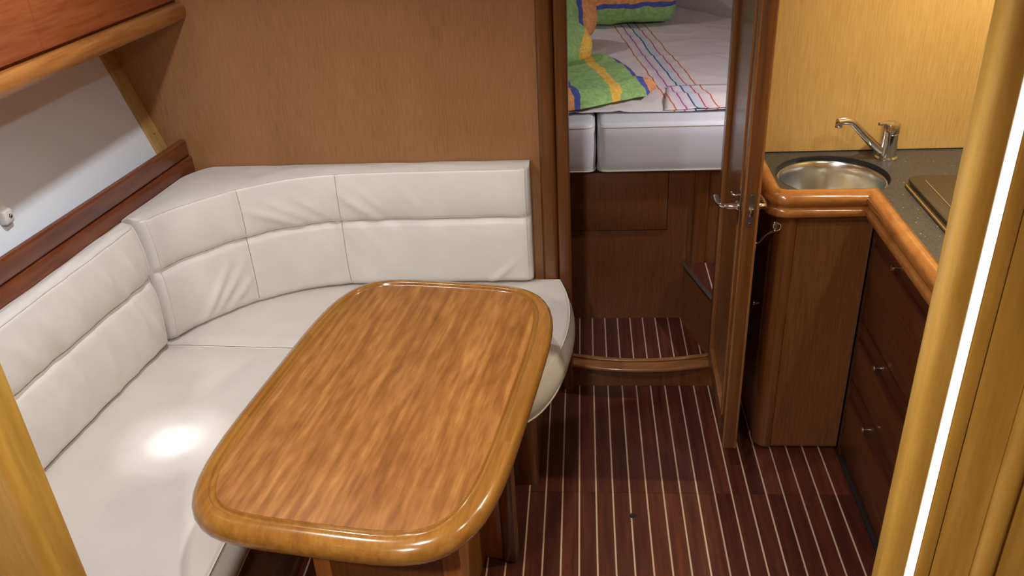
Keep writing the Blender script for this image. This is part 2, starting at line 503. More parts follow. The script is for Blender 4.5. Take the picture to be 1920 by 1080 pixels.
# ---- forward bulkhead with the door opening
OPL, OPR, OPT = -0.047, 0.440, 1.86
wf = sempty('wall_front', (0, YB, 0), 'teak veneered forward bulkhead with vertical grain')
box('bulkhead_panel', -1.60, OPL, YB, YB + 0.03, 0, CEILZ, VENEER, wf)
box('bulkhead_panel', OPL, OPR, YB, YB + 0.03, OPT, CEILZ, VENEER, wf)
box('bulkhead_panel', OPR, 1.55, YB, YB + 0.03, 0, CEILZ, VENEER, wf)
box('splashback', 0.50, 1.50, YB - 0.004, YB + 0.0, 0.862, CEILZ, VENEER_LIT, wf)
# door frame
df = sempty('trim_1', (0.2, YB, 0), 'rounded wooden door frame of the forward cabin')
def jamb(xa, xb, y0, y1, r, z0=0.0, z1=OPT + 0.05):
    pts = [(xa, y1), (xa, y0), (xb, y0), (xb, y1)]
    return prism('jamb', round_poly(pts, [0, r, r, 0], 6), z0, z1, MAHO_V, df)
jamb(-0.139, -0.089, YB - 0.034, YB, 0.014)
jamb(-0.088, -0.047, YB - 0.022, YB + 0.05, 0.008)
jamb(0.441, 0.478, YB - 0.022, YB + 0.05, 0.008)
box('head_jamb', -0.139, 0.478, YB - 0.03, YB + 0.04, OPT, OPT + 0.06, MAHO_V, df, 0.008)
box('strike_plate', -0.0475, -0.0462, YB - 0.012, YB + 0.008, 0.86, 0.93, SATIN, df)
# sill: riser, bowed nosing and lip
sl = sempty('trim_2', (0.19, YB, 0), 'bowed wooden threshold in the doorway')
box('riser', OPL, OPR, 2.530, 2.566, 0, 0.088, MAHO_V, sl)
def bow(x, dy): 
    return 2.513 - 0.036 * (1 - ((x - 0.19) / 0.245) ** 2) + dy
def bowed(name, dy0, yback, z0, z1, r, mat, n=24):
    front = [(OPL + 0.001 + (OPR - OPL - 0.002) * i / n) for i in range(n + 1)]
    prof = [(0.0, z0), (0.0 - 0, z0 + r * 0.3)]
    V = []; F = []; P = []
    for k in range(7):
        a = -PI / 2 + PI * k / 6
        P.append((r - r * math.cos(a) if False else r * (1 - math.cos(a)), (z0 + z1) / 2 + (z1 - z0) / 2 * math.sin(a)))
    for x in front:
        ring = [(x, bow(x, dy0) + d, z) for d, z in P] + [(x, yback(x), z1), (x, yback(x), z0)]
        V += ring
    k = len(P) + 2
    for i in range(n):
        for j in range(k):
            F.append((i * k + j, i * k + (j + 1) % k, (i + 1) * k + (j + 1) % k, (i + 1) * k + j))
    F.append(tuple(range(k))); F.append(tuple(n * k + j for j in range(k)))
    return mesh(name, V, F, mat, sl, 40)
bowed('nosing', 0.0, lambda x: bow(x, 0.058), 0.088, 0.106, 0.009, SILLW)
bowed('lip', 0.044, lambda x: bow(x, 0.058), 0.106, 0.114, 0.004, SILLW)

# ---- hull side, ceiling, other walls
def hx(y, z):
    """inner hull skin: flares outwards with height, a little aft as well"""
    return -1.342 - 0.315 * (max(z, 0.84) - 0.925) - 0.10 * (YB - y) - (0.10 if z < 0.83 else 0)
V = []; F = []
ys = [-0.6, 0.2, 0.75, 1.3, 1.8, 2.2, YB]; zs = [0.0, 0.4, 0.8, 0.925, 1.1, 1.25, 1.5, 1.75, CEILZ]
for y in ys:
    for z in zs: V.append((hx(y, z), y, z))
    for z in zs: V.append((hx(y, z) - 0.03, y, z))
k = len(zs) * 2
for i in range(len(ys) - 1):
    for j in range(len(zs) - 1):
        a = i * k + j
        F.append((a, a + 1, a + k + 1, a + k))
        a += len(zs)
        F.append((a, a + 1, a + k + 1, a + k))
struct(mesh('wall_left', V, F, WHITE), 'smooth white hull lining behind the settee')
struct(box('wall_right', 1.50, 1.55, -0.6, YB, 0, CEILZ, VENEER_LIT), 'veneered hull side behind the galley')
struct(box('wall_back', -1.95, 1.55, -0.65, -0.6, 0, CEILZ, VENEER), 'veneered aft bulkhead')
struct(box('ceiling', -1.95, 1.55, -0.65, 5.3, CEILZ, CEILZ + 0.04, CEIL), 'white vinyl deckhead')

# ---- partition the camera looks through
PY = 0.75
pl = sempty('wall_partition_left', (-0.66, PY, 0), 'golden wooden partition edge beside the settee')
prism('nosing', round_poly([(-0.672, PY + 0.03), (-0.694, PY + 0.03), (-0.694, PY - 0.022), (-0.672, PY - 0.022)], [0.010, 0.0, 0.003, 0.012], 8), 0, CEILZ, POSTW, pl)
box('joint', -0.702, -0.694, PY - 0.004, PY + 0.026, 0, CEILZ, BLACK, pl)
box('partition_panel', -1.75, -0.700, PY - 0.014, PY + 0.026, 0, CEILZ, POSTW, pl)
pr = sempty('wall_partition_right', (0.34, PY, 0), 'golden wooden partition edge with a glowing white strip beside the galley')
prism('nosing', round_poly([(0.341, PY + 0.02), (0.338, PY - 0.02), (0.364, PY - 0.02), (0.364, PY + 0.02)], [0.012, 0.014, 0.003, 0.0], 8), 0, CEILZ, POSTW, pr)
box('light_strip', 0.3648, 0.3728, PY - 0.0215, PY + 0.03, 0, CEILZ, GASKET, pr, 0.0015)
box('board', 0.3735, 0.392, PY - 0.018, PY + 0.03, 0, CEILZ, POSTW, pr, 0.003)
box('board', 0.393, 0.438, PY - 0.014, PY + 0.03, 0, CEILZ, POSTW, pr, 0.002)
prism('moulding', round_poly([(0.4385, PY + 0.03), (0.4385, PY - 0.024), (0.462, PY - 0.024), (0.462, PY + 0.03)], [0, 0.010, 0.010, 0], 6), 0, CEILZ, POSTW, pr)
box('partition_panel', 0.4625, 1.50, PY - 0.012, PY + 0.03, 0, CEILZ, POSTW, pr)
ct = thing('door_catch', (0.372, PY - 0.03, 1.66), 'small satin metal catch plate high on the partition edge', 'catch')
lathe('plate', [(0.0, -0.003), (0.010, -0.003), (0.012, -0.001), (0.012, 0.006)], (0.374, PY - 0.024, 1.672), SATIN, ct, 20, 'y')
lathe('screw', [(0.0, -0.0015), (0.003, -0.001), (0.0035, 0.001)], (0.374, PY - 0.0275, 1.672), CHROME, ct, 12, 'y')

# ================================================================== DOOR
dz0, dz1 = 0.128, 1.83
door = sempty('door_1', (0.437, YB - 0.004, 0), 'varnished wooden cabin door standing open')
door.rotation_euler = (0, 0, 0)
HA = Vector((0.419, YB - 0.006)); HB = Vector((0.4025, 2.032))    # port face, hinge to free edge
du = (HB - HA).normalized(); dn = Vector((-du.y, du.x)); 
if dn.x < 0: dn = -dn                                            # towards starboard
DW = (HB - HA).length
def dbox(name, s0, s1, n0, n1, z0, z1, mat, parent, bevel=0.0):
    pts = [HA + du * s0 + dn * n0, HA + du * s1 + dn * n0, HA + du * s1 + dn * n1, HA + du * s0 + dn * n1]
    return prism(name, [tuple(p) for p in pts], z0, z1, mat, parent, bevel)
def dpt(s, n, z):
    p = HA + du * s + dn * n
    return (p.x, p.y, z)
T = 0.036
dbox('panel', 0.07, DW - 0.07, 0.010, T - 0.010, dz0 + 0.08, dz1 - 0.08, MAHO_V, door)
dbox('stile', 0.0, 0.075, 0, T, dz0, dz1, MAHO_V, door, 0.003)
dbox('stile', DW - 0.075, DW, 0, T, dz0, dz1, MAHO_V, door, 0.003)
dbox('rail', 0.075, DW - 0.075, 0, T, dz0, dz0 + 0.085, MAHO_V, door, 0.003)
dbox('rail', 0.075, DW - 0.075, 0, T, dz1 - 0.085, dz1, MAHO_V, door, 0.003)
for na, nb in ((-0.004, 0.012), (T - 0.012, T + 0.004)):
    dbox('bead', 0.062, 0.076, na, nb, dz0 + 0.075, dz1 - 0.075, SILLV, door, 0.003)
    dbox('bead', DW - 0.076, DW - 0.062, na, nb, dz0 + 0.075, dz1 - 0.075, SILLV, door, 0.003)
    dbox('bead', 0.076, DW - 0.076, na, nb, dz0 + 0.075, dz0 + 0.088, SILLV, door, 0.003)
for na, nb in ((-0.0025, 0.004), (T - 0.004, T + 0.0025)):
    dbox('edge_bead', DW - 0.006, DW + 0.0015, na, nb, dz0, dz1, SILLV, door, 0.002)
# lock face plate on the free edge
lp = dbox('lock_plate', DW - 0.001, DW + 0.0012, 0.009, 0.027, 0.852, 0.947, SATIN, door)
dbox('latch', DW - 0.001, DW + 0.009, 0.012, 0.024, 0.884, 0.906, CHROME, lp, 0.002)
for z in (0.861, 0.938):
    p = dpt(DW + 0.0012, 0.018, z)
    lathe('screw', [(0.0, -0.0012), (0.003, -0.0010), (0.0035, 0.0006)], p, CHROME, lp, 10, 'y')
# lever handles on both faces
for sgn, n0 in ((-1, 0.0), (1, T)):
    z = 0.884
    s = DW - 0.062
    hd = dbox('handle', s - 0.016, s + 0.016, n0 + (0 if sgn > 0 else -0.004), n0 + (0.004 if sgn > 0 else 0), z - 0.05, z + 0.05, CHROME, door, 0.0018)
    e = 1.0 if sgn < 0 else 0.62
    tube('lever', [dpt(s, n0 + sgn * 0.002, z), dpt(s, n0 + sgn * 0.022 * e, z - 0.001), dpt(s - 0.006, n0 + sgn * 0.040 * e, z - 0.003), dpt(s - 0.030, n0 + sgn * 0.050 * e, z - 0.007), dpt(s - 0.07, n0 + sgn * 0.052 * e, z - 0.012), dpt(s - 0.105, n0 + sgn * 0.050 * e, z - 0.018)], 0.007, CHROME, hd, 12, 5, [0.011, 0.009, 0.0075, 0.007, 0.0072, 0.008])
    lathe('collar', [(0.0, -0.001), (0.014, -0.001), (0.014, 0.006), (0.010, 0.009), (0.0, 0.009)] if sgn > 0 else [(0.0, 0.001), (0.014, 0.001), (0.014, -0.006), (0.010, -0.009), (0.0, -0.009)], dpt(s, n0 + sgn * 0.003, z), CHROME, hd, 18, 'x')
    if sgn < 0:
        tube('thumb_turn', [dpt(s, n0 - 0.004, z + 0.032), dpt(s, n0 - 0.020, z + 0.032), dpt(s - 0.012, n0 - 0.022, z + 0.034)], 0.003, CHROME, hd, 8, 3)
# hook that holds the door open
hk = thing('door_hook', (0.516, 2.185, 0.767), 'chrome hook and eye holding the open door to the galley corner', 'hook')
pe = Vector((0.516, 2.196, 0.772)); pd = Vector((0.446, 2.075, 0.776))
lathe('eye_plate', [(0.0, 0.004), (0.012, 0.004), (0.012, -0.001), (0.009, -0.003), (0.0, -0.003)], tuple(pe + Vector((0.012, 0.002, 0.006))), CHROME, hk, 16, 'y')
tube('eye', [pe + Vector((0.012 + 0.010 * math.cos(a), -0.008 + 0.006 * math.sin(a) * 0.6, 0.006 + 0.010 * math.sin(a))) for a in [PI * 2 * i / 8 for i in range(9)]], 0.0030, CHROME, hk, 8, 3)
tube('hook_rod', [pe + Vector((0.006, -0.012, 0.004)), pe + Vector((0.002, -0.018, -0.004)), pe + Vector((-0.010, -0.026, -0.002)), pe.lerp(pd, 0.4) + Vector((0, 0, -0.002)), pe.lerp(pd, 0.75) + Vector((0, 0, -0.004)), pd + Vector((0.006, 0.006, 0.006)), pd + Vector((0.0, 0.0, 0.0)), pd + Vector((0.002, -0.004, -0.008))], 0.0036, CHROME, hk, 8, 5)
lathe('door_eye', [(0.0, -0.007), (0.007, -0.007), (0.008, 0.004), (0.0, 0.004)], tuple(pd + Vector((0.0, 0.0, -0.003))), CHROME, hk, 14, 'x')

# ================================================================== HULL SIDE FITTINGS
def along(y, x0, k=0.105):
    return x0 - k * (YB - y)
def fore_aft(name, prof, y0, y1, x0, mat, parent, k=0.105, smooth=35, n=2):
    """bar following the tapering hull side: prof is a closed list of (dx, z)"""
    V = []; F = []; m = len(prof)
    for i in range(n):
        y = y0 + (y1 - y0) * i / (n - 1)
        for dx, z in prof: V.append((along(y, x0, k) + dx, y, z))
    for i in range(n - 1):
        for j in range(m):
            F.append((i * m + j, i * m + (j + 1) % m, (i + 1) * m + (j + 1) % m, (i + 1) * m + j))
    F.append(tuple(range(m))); F.append(tuple((n - 1) * m + j for j in range(m)))
    return mesh(name, V, F, mat, parent, smooth)
rl = thing('shelf_rail', (-1.27, 2.2, 0.85), 'reddish mahogany rail with a long groove above the settee back', 'rail')
fore_aft('lower_board', [(0, 0.84), (0, 0.898), (-0.003, 0.903), (-0.010, 0.906), (-0.022, 0.906), (-0.022, 0.84)], 0.80, YB - 0.002, -1.259, MAHO, rl)
fore_aft('upper_board', [(-0.003, 0.910), (-0.001, 0.914), (-0.001, 0.957), (-0.005, 0.962), (-0.018, 0.962), (-0.022, 0.957), (-0.022, 0.906), (-0.010, 0.906)], 0.80, YB - 0.014, -1.259, MAHO, rl)
# pale batten against the bulkhead, on the hull
bt = thing('hull_batten', (hx(2.5, 0.93), 2.50, 0.93), 'pale unvarnished wooden batten slanting up the hull beside the bulkhead', 'batten')
V = []
for z in (0.88, 1.335):
    for (dx, y) in ((0.0005, 2.478), (0.012, 2.478), (0.012, YB - 0.001), (0.0005, YB - 0.001)):
        V.append((hx(y, z) + dx, y, z))
mesh('strip', V, [(0, 1, 2, 3), (4, 5, 6, 7), (0, 1, 5, 4), (1, 2, 6, 5), (2, 3, 7, 6), (3, 0, 4, 7)], PINE, bt)
lathe('screw', [(0.0, 0.0015), (0.003, 0.001), (0.0035, -0.001)], (hx(2.505, 0.985) + 0.0122, 2.505, 0.985), CHROME, bt, 10, 'x')
# overhead locker
lk = thing('overhead_locker', (-1.2, 2.0, 1.33), 'reddish wooden overhead locker above the settee', 'locker')
LX = -1.196; LKK = 0.075
fore_aft('carcass', [(-0.012, 1.350), (-0.012, CEILZ - 0.002), (-0.45, CEILZ - 0.002), (-0.285, 1.350)], 0.80, YB - 0.002, LX, LOCKER, lk, LKK)
rr = [(0.010 + 0.016 * math.cos(a) , 1.352 + 0.025 * math.sin(a)) for a in [-PI / 2 + PI * i / 10 for i in range(11)]]
fore_aft('bottom_rail', rr + [(-0.03, 1.377), (-0.03, 1.327)], 0.80, YB - 0.002, LX, RAILW, lk, LKK)
for a, b in ((0.82, 1.352), (1.356, 1.898), (1.902, YB - 0.004)):
    fore_aft('locker_door', [(-0.012, 1.386), (0.004, 1.386), (0.006, 1.389), (0.006, CEILZ - 0.02), (-0.012, CEILZ - 0.02)], a, b, LX, LOCKER, lk, LKK)
# bracket with a flat blind arm
br = thing('blind_bracket', (hx(1.84, 1.0), 1.84, 1.0), 'small white plastic bracket with a screw on the hull lining', 'bracket')
bx = hx(1.84, 1.0)
box('foot', bx + 0.001, bx + 0.022, 1.816, 1.850, 0.985, 1.022, PLASTIC, br, 0.006, 3)
lathe('screw', [(0.0, 0.002), (0.005, 0.0015), (0.006, -0.001)], (bx + 0.0225, 1.836, 1.004), CHROME, br, 14, 'x')
mesh('arm', [(hx(y, z) + d, y, z) for (y, z) in ((1.822, 1.018), (1.846, 1.022), (1.800, 1.335), (1.776, 1.335)) for d in (0.012, 0.017)],
     [(0, 2, 4, 6), (1, 3, 5, 7), (0, 1, 3, 2), (2, 3, 5, 4), (4, 5, 7, 6), (6, 7, 1, 0)], PLASTIC, br)
lathe('arm_pin', [(0.0, 0.003), (0.004, 0.002), (0.004, -0.001)], (hx(1.835, 1.06) + 0.0165, 1.835, 1.062), SATIN, br, 12, 'x')

# ================================================================== SETTEE
SEATZ = 0.46
# base
sb = thing('settee_base', (-0.9, 1.9, 0), 'dark wooden settee base under the cream cushions', 'settee base')
box('side_panel', -0.835, -0.800, 0.80, 2.06, 0.0, 0.335, MAHO_V, sb)
box('front_panel', -0.800, -0.222, 2.012, 2.04, 0.0, 0.335, GALLEYW, sb)
prism('corner_post', round_poly([(-0.222, 2.05), (-0.222, 2.004), (-0.150, 2.004), (-0.150, 2.05)], [0, 0.004, 0.03, 0], 8), 0.0, 0.335, MAHO_V, sb)
box('end_panel', -0.172, -0.150, 2.05, YB - 0.04, 0.0, 0.335, MAHO_V, sb)
box('seat_board', -1.38, -0.80, 0.80, YB - 0.005, 0.315, 0.334, MAHO, sb)

def seat_cushion(name, outline, z0, z1, label, seam_ds=0.004, rings=26, wr=0.0015, ctr=None, seed=0.0, crown=0.008, bulge=0.016, puckers=(), free=lambda x, y: True):
    t = thing(name, (sum(p[0] for p in outline) / len(outline), sum(p[1] for p in outline) / len(outline), z0), label, 'cushion')
    n = len(outline)
    # orientation: make it counter-clockwise so that right of travel is outside
    A = sum(outline[i][0] * outline[(i + 1) % n][1] - outline[(i + 1) % n][0] * outline[i][1] for i in range(n))
    if A < 0: outline = outline[::-1]
    r = 0.018
    prof = [(-0.03, z0), (-0.006, z0 + 0.003), (0.0, z0 + 0.012)]
    for k in range(1, 10):
        f = k / 10
        prof.append((bulge * math.sin(PI * f), z0 + 0.012 + (z1 - r * 0.6 - z0 - 0.012) * f))
    prof += [(0.001, z1 - r * 0.55), (-0.003, z1 - 0.004), (-0.008, z1 - 0.0005)]
    V = []; F = []
    for d, z in prof:
        op = offset_path(outline, d, True) if d > 0 else None
        oq = offset_path(outline, min(d, -0.0005), True)
        for q in range(n):
            x, y = op[q] if (op and free(*outline[q])) else oq[q]
            V.append([x, y, z])
    last = offset_path(outline, -0.010, True)
    cx = ctr[0] if ctr else sum(p[0] for p in last) / n
    cy = ctr[1] if ctr else sum(p[1] for p in last) / n
    top0 = len(prof)
    for k in range(rings):
        f = 1 - (k / rings)
        for x, y in last:
            px, py = cx + (x - cx) * f, cy + (y - cy) * f
            e = 1 - f
            z = z1 + crown * (1 - (1 - min(1, e * 3.0)) ** 2)
            q = Vector((px * 7 + seed, py * 4, seed))
            z += wr * noise.noise(q) + wr * 0.7 * noise.noise(Vector((px * 20, py * 20, seed + 4)))
            for (ux, uy, rad, amp, fx, fy) in puckers:
                dd = math.hypot(px - ux, py - uy)
                if dd < rad:
                    z += amp * (1 - dd / rad) ** 2 * math.sin(px * fx + py * fy)
            V.append([px, py, z])
    V.append([cx, cy, z1 + crown])
    R = len(prof) + rings
    for j in range(R - 1):
        for i in range(n):
            F.append((j * n + i, j * n + (i + 1) % n, (j + 1) * n + (i + 1) % n, (j + 1) * n + i))
    c = len(V) - 1
    for i in range(n): F.append(((R - 1) * n + i, (R - 1) * n + (i + 1) % n, c))
    F.append(tuple(range(n)))
    mesh('cover', V, F, LEATHER_S, t, True)
    # welt around the top edge and around the bottom
    def welt(d, z, rad, nm, mat):
        pts = offset_path(outline, d, True)
        pts = [(x, y, z) for x, y in pts]; pts.append(pts[0])
        tube(nm, pts, rad, mat, t, 6, 1, cap=False)
    welt(-0.0005, z1 - 0.0045, 0.0021, 'piping', PIPING)
    welt(0.0015, z0 + 0.010, 0.0024, 'piping', PIPING)
    return t

def dense(pts, step=0.03, closed=True):
    out = []
    n = len(pts)
    for i in range(n if closed else n - 1):
        a = Vector(pts[i]); b = Vector(pts[(i + 1) % n]); m = max(1, int((b - a).length / step))
        for k in range(m): out.append(tuple(a.lerp(b, k / m)))
    if not closed: out.append(tuple(pts[-1]))
    return out
port = round_poly([(-1.385, 0.80), (-0.785, 0.80), (-0.785, 2.070), (-1.205, 2.094), (-1.385, 2.094)], [0.02, 0.03, 0.02, 0.015, 0.02], 5)
seat_cushion('seat_cushion', dense(port), 0.336, SEATZ, 'long cream leather seat cushion along the hull side', ctr=(-1.05, 1.5), seed=1.3, free=lambda x, y: x > -0.8 and y < 2.06,
             puckers=[(-1.15, 1.98, 0.25, 0.0025, 50, 12)])
fwd_right = [(-0.085, 2.49), (-0.062, 2.40), (-0.050, 2.30), (-0.052, 2.20), (-0.066, 2.10), (-0.092, 2.00), (-0.130, 1.915), (-0.180, 1.860), (-0.25, 1.835)]
fwd_right = [tuple(p[:2]) for p in catmull([(x, y, 0) for x, y in fwd_right], 4)]
fwd = fwd_right + [(-0.72, 1.835), (-0.755, 1.87), (-0.760, 2.077), (-1.200, 2.101), (-1.36, 2.101), (-1.36, 2.42), (-1.26, 2.50)]
seat_cushion('seat_cushion', dense(fwd), 0.336, SEATZ, 'cream leather corner seat cushion with a rounded end by the doorway', ctr=(-0.72, 2.20), seed=5.1, free=lambda x, y: x > -0.74)

# back cushions ---------------------------------------------------
def back_cushion(name, path, thick, z0, z1, label, seams, crease_z, end_round=0.02, seed=0.0, top_lean=0.0, wr=0.007, backline=None, folds=(), fold_gain=1.9):
    """path: plan polyline of the front face (travel so that the room is on the right); seams: arclengths of vertical seams"""
    t = thing(name, (path[len(path) // 2][0], path[len(path) // 2][1], z0), label, 'cushion')
    # resample
    P = [Vector((p[0], p[1], 0)) for p in path]
    L = [0.0]
    for a, b in zip(P, P[1:]): L.append(L[-1] + (b - a).length)
    tot = L[-1]
    N = int(tot / 0.0075)
    def at(s):
        s = max(0, min(tot, s))
        for i in range(len(L) - 1):
            if s <= L[i + 1] or i == len(L) - 2:
                f = (s - L[i]) / max(1e-9, L[i + 1] - L[i]); return P[i].lerp(P[i + 1], f)
    def nrm(s):
        d = (at(s + 0.02) - at(s - 0.02)).normalized(); return Vector((d.y, -d.x, 0))
    rows_front = []
    nz = 46
    def disp(s, z):
        """outward displacement of the front face"""
        d = 0.0
        # puffed panels above and below the crease
        if z > crease_z: f = (z - crease_z) / (z1 - crease_z)
        else: f = (crease_z - z) / (crease_z - z0)
        d += 0.016 * math.sin(PI * min(1, max(0, f)) ** 0.75) ** 0.8 if 0 < f < 1 else 0
        g = abs(z - crease_z)
        d -= 0.007 * math.exp(-(g / 0.006) ** 2)
        dmin = 1e9
        for q in seams:
            e = abs(s - q); dmin = min(dmin, e)
            d -= 0.0035 * math.exp(-(e / 0.0045) ** 2) + 0.002 * math.exp(-(e / 0.02) ** 2)
        # wrinkles: fanning folds, stronger near crease and seams
        amp = wr * (0.25 + 0.5 * math.exp(-(g / 0.05) ** 2) + 0.45 * math.exp(-(dmin / 0.06) ** 2))
        u = s * 13 + (z - z0) * 10
        d += amp * noise.noise(Vector((u, (z - z0) * 3.0 - s * 2.0, seed)))
        d += amp * 0.5 * noise.noise(Vector((u * 2.1, (z - z0) * 6.0, seed + 9)))
        for (fs, fz, ls, lz, ang, am) in folds:
            ca, sa = math.cos(ang), math.sin(ang)
            a = (s - fs) * ca + (z - fz) * sa; b_ = -(s - fs) * sa + (z - fz) * ca
            d += fold_gain * am * math.exp(-(a / ls) ** 2 - (b_ / lz) ** 2)
        # ends round off
        e = min(s, tot - s)
        if e < end_round: d -= 0.014 * (1 - e / end_round) ** 2
        return d
    V = []; F = []
    def ring(s):
        c = at(s); n_ = nrm(s); out = []
        for k in range(nz + 1):
            z = z0 + (z1 - 0.010 - z0) * k / nz
            d = disp(s, z) - 0.010 * (1 - min(1, (z - z0) / 0.02)) ** 2
            out.append(c + n_ * (d - top_lean * (z - z0)) + Vector((0, 0, z)))
        base = out[-1]
        for k in range(1, 4):
            a = PI / 2 * k / 3
            q = base - n_ * (0.010 * (1 - math.cos(a))) + Vector((0, 0, 0.010 * math.sin(a))); out.append(q)
        top = out[-1]
        back = backline(c) if backline else c - n_ * thick
        back = Vector((back.x, back.y, 0))
        m = 10
        for k in range(1, m + 1):
            f = k / m
            q = top.lerp(Vector((back.x, back.y, top.z)), f)
            q.z = z1 + 0.006 * math.sin(PI * f) + 0.0025 * noise.noise(Vector((s * 9, f * 3, seed + 3)))
            out.append(q)
        out.append(Vector((back.x, back.y, z0)))
        return out
    for i in range(N + 1): V += ring(tot * i / N)
    k = len(V) // (N + 1)
    for i in range(N):
        for j in range(k):
            F.append((i * k + j, i * k + (j + 1) % k, (i + 1) * k + (j + 1) % k, (i + 1) * k + j))
    F.append(tuple(range(k))); F.append(tuple(N * k + j for j in range(k)))
    mesh('cover', V, F, LEATHER, t, 70)
    # piping along the front top edge and stitched seams
    top_line = [V[i * k + nz + 2] + (V[i * k + nz + 2] - V[i * k + nz + 3]) * 0.0 + nrm(tot * i / N) * 0.0008 + Vector((0, 0, 0.0008)) for i in range(0, N + 1, 3)]
    tube('piping', top_line, 0.0018, PIPING, t, 6, 1)
    for q in seams:
        i = round(q / tot * N)
        line = [V[i * k + j] + nrm(tot * i / N) * 0.0002 for j in range(2, nz + 3, 2)]
        tube('stitched_seam', line, 0.0011, STITCH, t, 6, 1)
    for e in (2, N - 2):
        tube('end_piping', [V[e * k + j] + nrm(tot * e / N) * 0.0006 for j in range(2, nz + 4, 2)], 0.0017, PIPING, t, 6, 1)
    cz = round((crease_z - z0) / (z1 - 0.010 - z0) * nz)
    tube('stitched_seam', [V[i * k + cz] + nrm(tot * i / N) * 0.0003 for i in range(2, N - 1, 3)], 0.0010, STITCH, t, 6, 1)
    return t

def xhull(y, z=0.86):   # line of the rail's inner face
    return along(y, -1.260) + 0.004
# port back cushion: travel from aft to forward, room on the right (starboard)
pathA = [(-1.358, 0.80), (-1.310, 1.50), (-1.285, 1.75), (-1.262, 1.95), (-1.246, 2.085)]
back_cushion('back_cushion', pathA, 0.06, SEATZ + 0.0105, 0.862, 'straight cream leather back cushion along the hull side', [], 0.695, 0.03, 2.0,
             backline=lambda c: Vector((min(xhull(c.y), c.x - 0.03), c.y, 0)),
             folds=[(1.18, 0.60, 0.02, 0.10, 0.25, 0.004), (1.10, 0.58, 0.02, 0.10, 0.2, 0.003), (1.02, 0.57, 0.022, 0.10, 0.1, 0.003), (0.90, 0.58, 0.02, 0.09, 0.1, 0.003),
                    (1.20, 0.78, 0.018, 0.07, 0.3, 0.003), (1.10, 0.79, 0.018, 0.06, 0.3, 0.003), (0.98, 0.79, 0.018, 0.06, 0.25, 0.0025), (1.24, 0.56, 0.014, 0.08, 0.35, 0.004), (0.82, 0.60, 0.02, 0.08, 0.1, 0.0025), (0.86, 0.79, 0.018, 0.05, 0.2, 0.0025), (0.76, 0.78, 0.018, 0.05, 0.2, 0.002)], fold_gain=2.8)
# curved corner back cushion
pb = [(-1.238, 2.098), (-1.205, 2.165), (-1.155, 2.228), (-1.085, 2.300), (-1.000, 2.362), (-0.905, 2.410), (-0.800, 2.436), (-0.650, 2.446), (-0.40, 2.450), (-0.170, 2.452)]
pb = [tuple(p[:2]) for p in catmull([(x, y, 0) for x, y in pb], 5)]
def backB(c):
    # the back runs into the corner between rail and bulkhead
    fx = smooth01((c.x + 1.24) / 0.16)
    x = xhull(min(YB, c.y)) if c.x < -1.05 else c.x
    if c.x < -1.05:
        f = smooth01((c.x + 1.245) / 0.195)
        yy = 2.105 + (YB - 0.004 - 2.105) * min(1, f * 1.35)
        xx = xhull(yy) + (c.x - xhull(yy)) * smooth01((f - 0.55) / 0.45)
        return Vector((xx, yy, 0))
    return Vector((c.x, YB - 0.004, 0))
def arclen_at_x(path, x):
    s = 0
    for a, b in zip(path, path[1:]):
        d = math.hypot(b[0] - a[0], b[1] - a[1])
        if a[0] <= x <= b[0]: return s + d * (x - a[0]) / max(1e-9, b[0] - a[0])
        s += d
    return s
s1 = arclen_at_x(pb, -1.052); s2 = arclen_at_x(pb, -0.776)
back_cushion('back_cushion', pb, 0.07, SEATZ + 0.0105, 0.864, 'curved cream leather back cushion fitted into the settee corner', [s1, s2], 0.700, 0.025, 6.0, backline=backB,
             folds=[(s1 - 0.13, 0.56, 0.014, 0.09, -0.6, 0.005), (s1 - 0.09, 0.55, 0.012, 0.07, -0.7, 0.004), (s1 - 0.05, 0.53, 0.012, 0.06, -0.8, 0.003),
                    (s1 + 0.10, 0.75, 0.012, 0.09, 1.1, 0.005), (s1 + 0.16, 0.755, 0.012, 0.08, 1.0, 0.004), (s1 + 0.22, 0.765, 0.011, 0.07, 0.9, 0.003),
                    (s2 + 0.06, 0.76, 0.012, 0.07, 0.9, 0.004), (s2 + 0.12, 0.765, 0.012, 0.07, 0.8, 0.003), (s2 + 0.24, 0.77, 0.012, 0.06, 0.7, 0.0025),
                    (s2 + 0.50, 0.50, 0.010, 0.06, -0.8, 0.004)])

# ================================================================== TABLE
TC = Vector((-0.428, 1.557)); TA, TB, TN, TR = 0.314, 0.494, 4.5, 0.1411
def tpt(u, v):
    return (TC.x + u * math.cos(TR) + v * math.sin(TR), TC.y - u * math.sin(TR) + v * math.cos(TR))
def table_outline(a, b, n=96, e=TN):
    out = []
    for i in range(n):
        q = 2 * PI * i / n
        c, s = math.cos(q), math.sin(q)
        # even spacing: polar radius of the superellipse
        ang = math.atan2(s * b, c * a)
        c, s = math.cos(ang), math.sin(ang)
        r = (abs(c / a) ** e + abs(s / b) ** e) ** (-1 / e)
        out.append(tpt(r * c, r * s))
    return out
TZ = 0.702
tb = thing('dining_table', (TC.x, TC.y, 0), 'varnished wooden saloon table with a rounded raised border', 'table')
outl = table_outline(TA, TB)
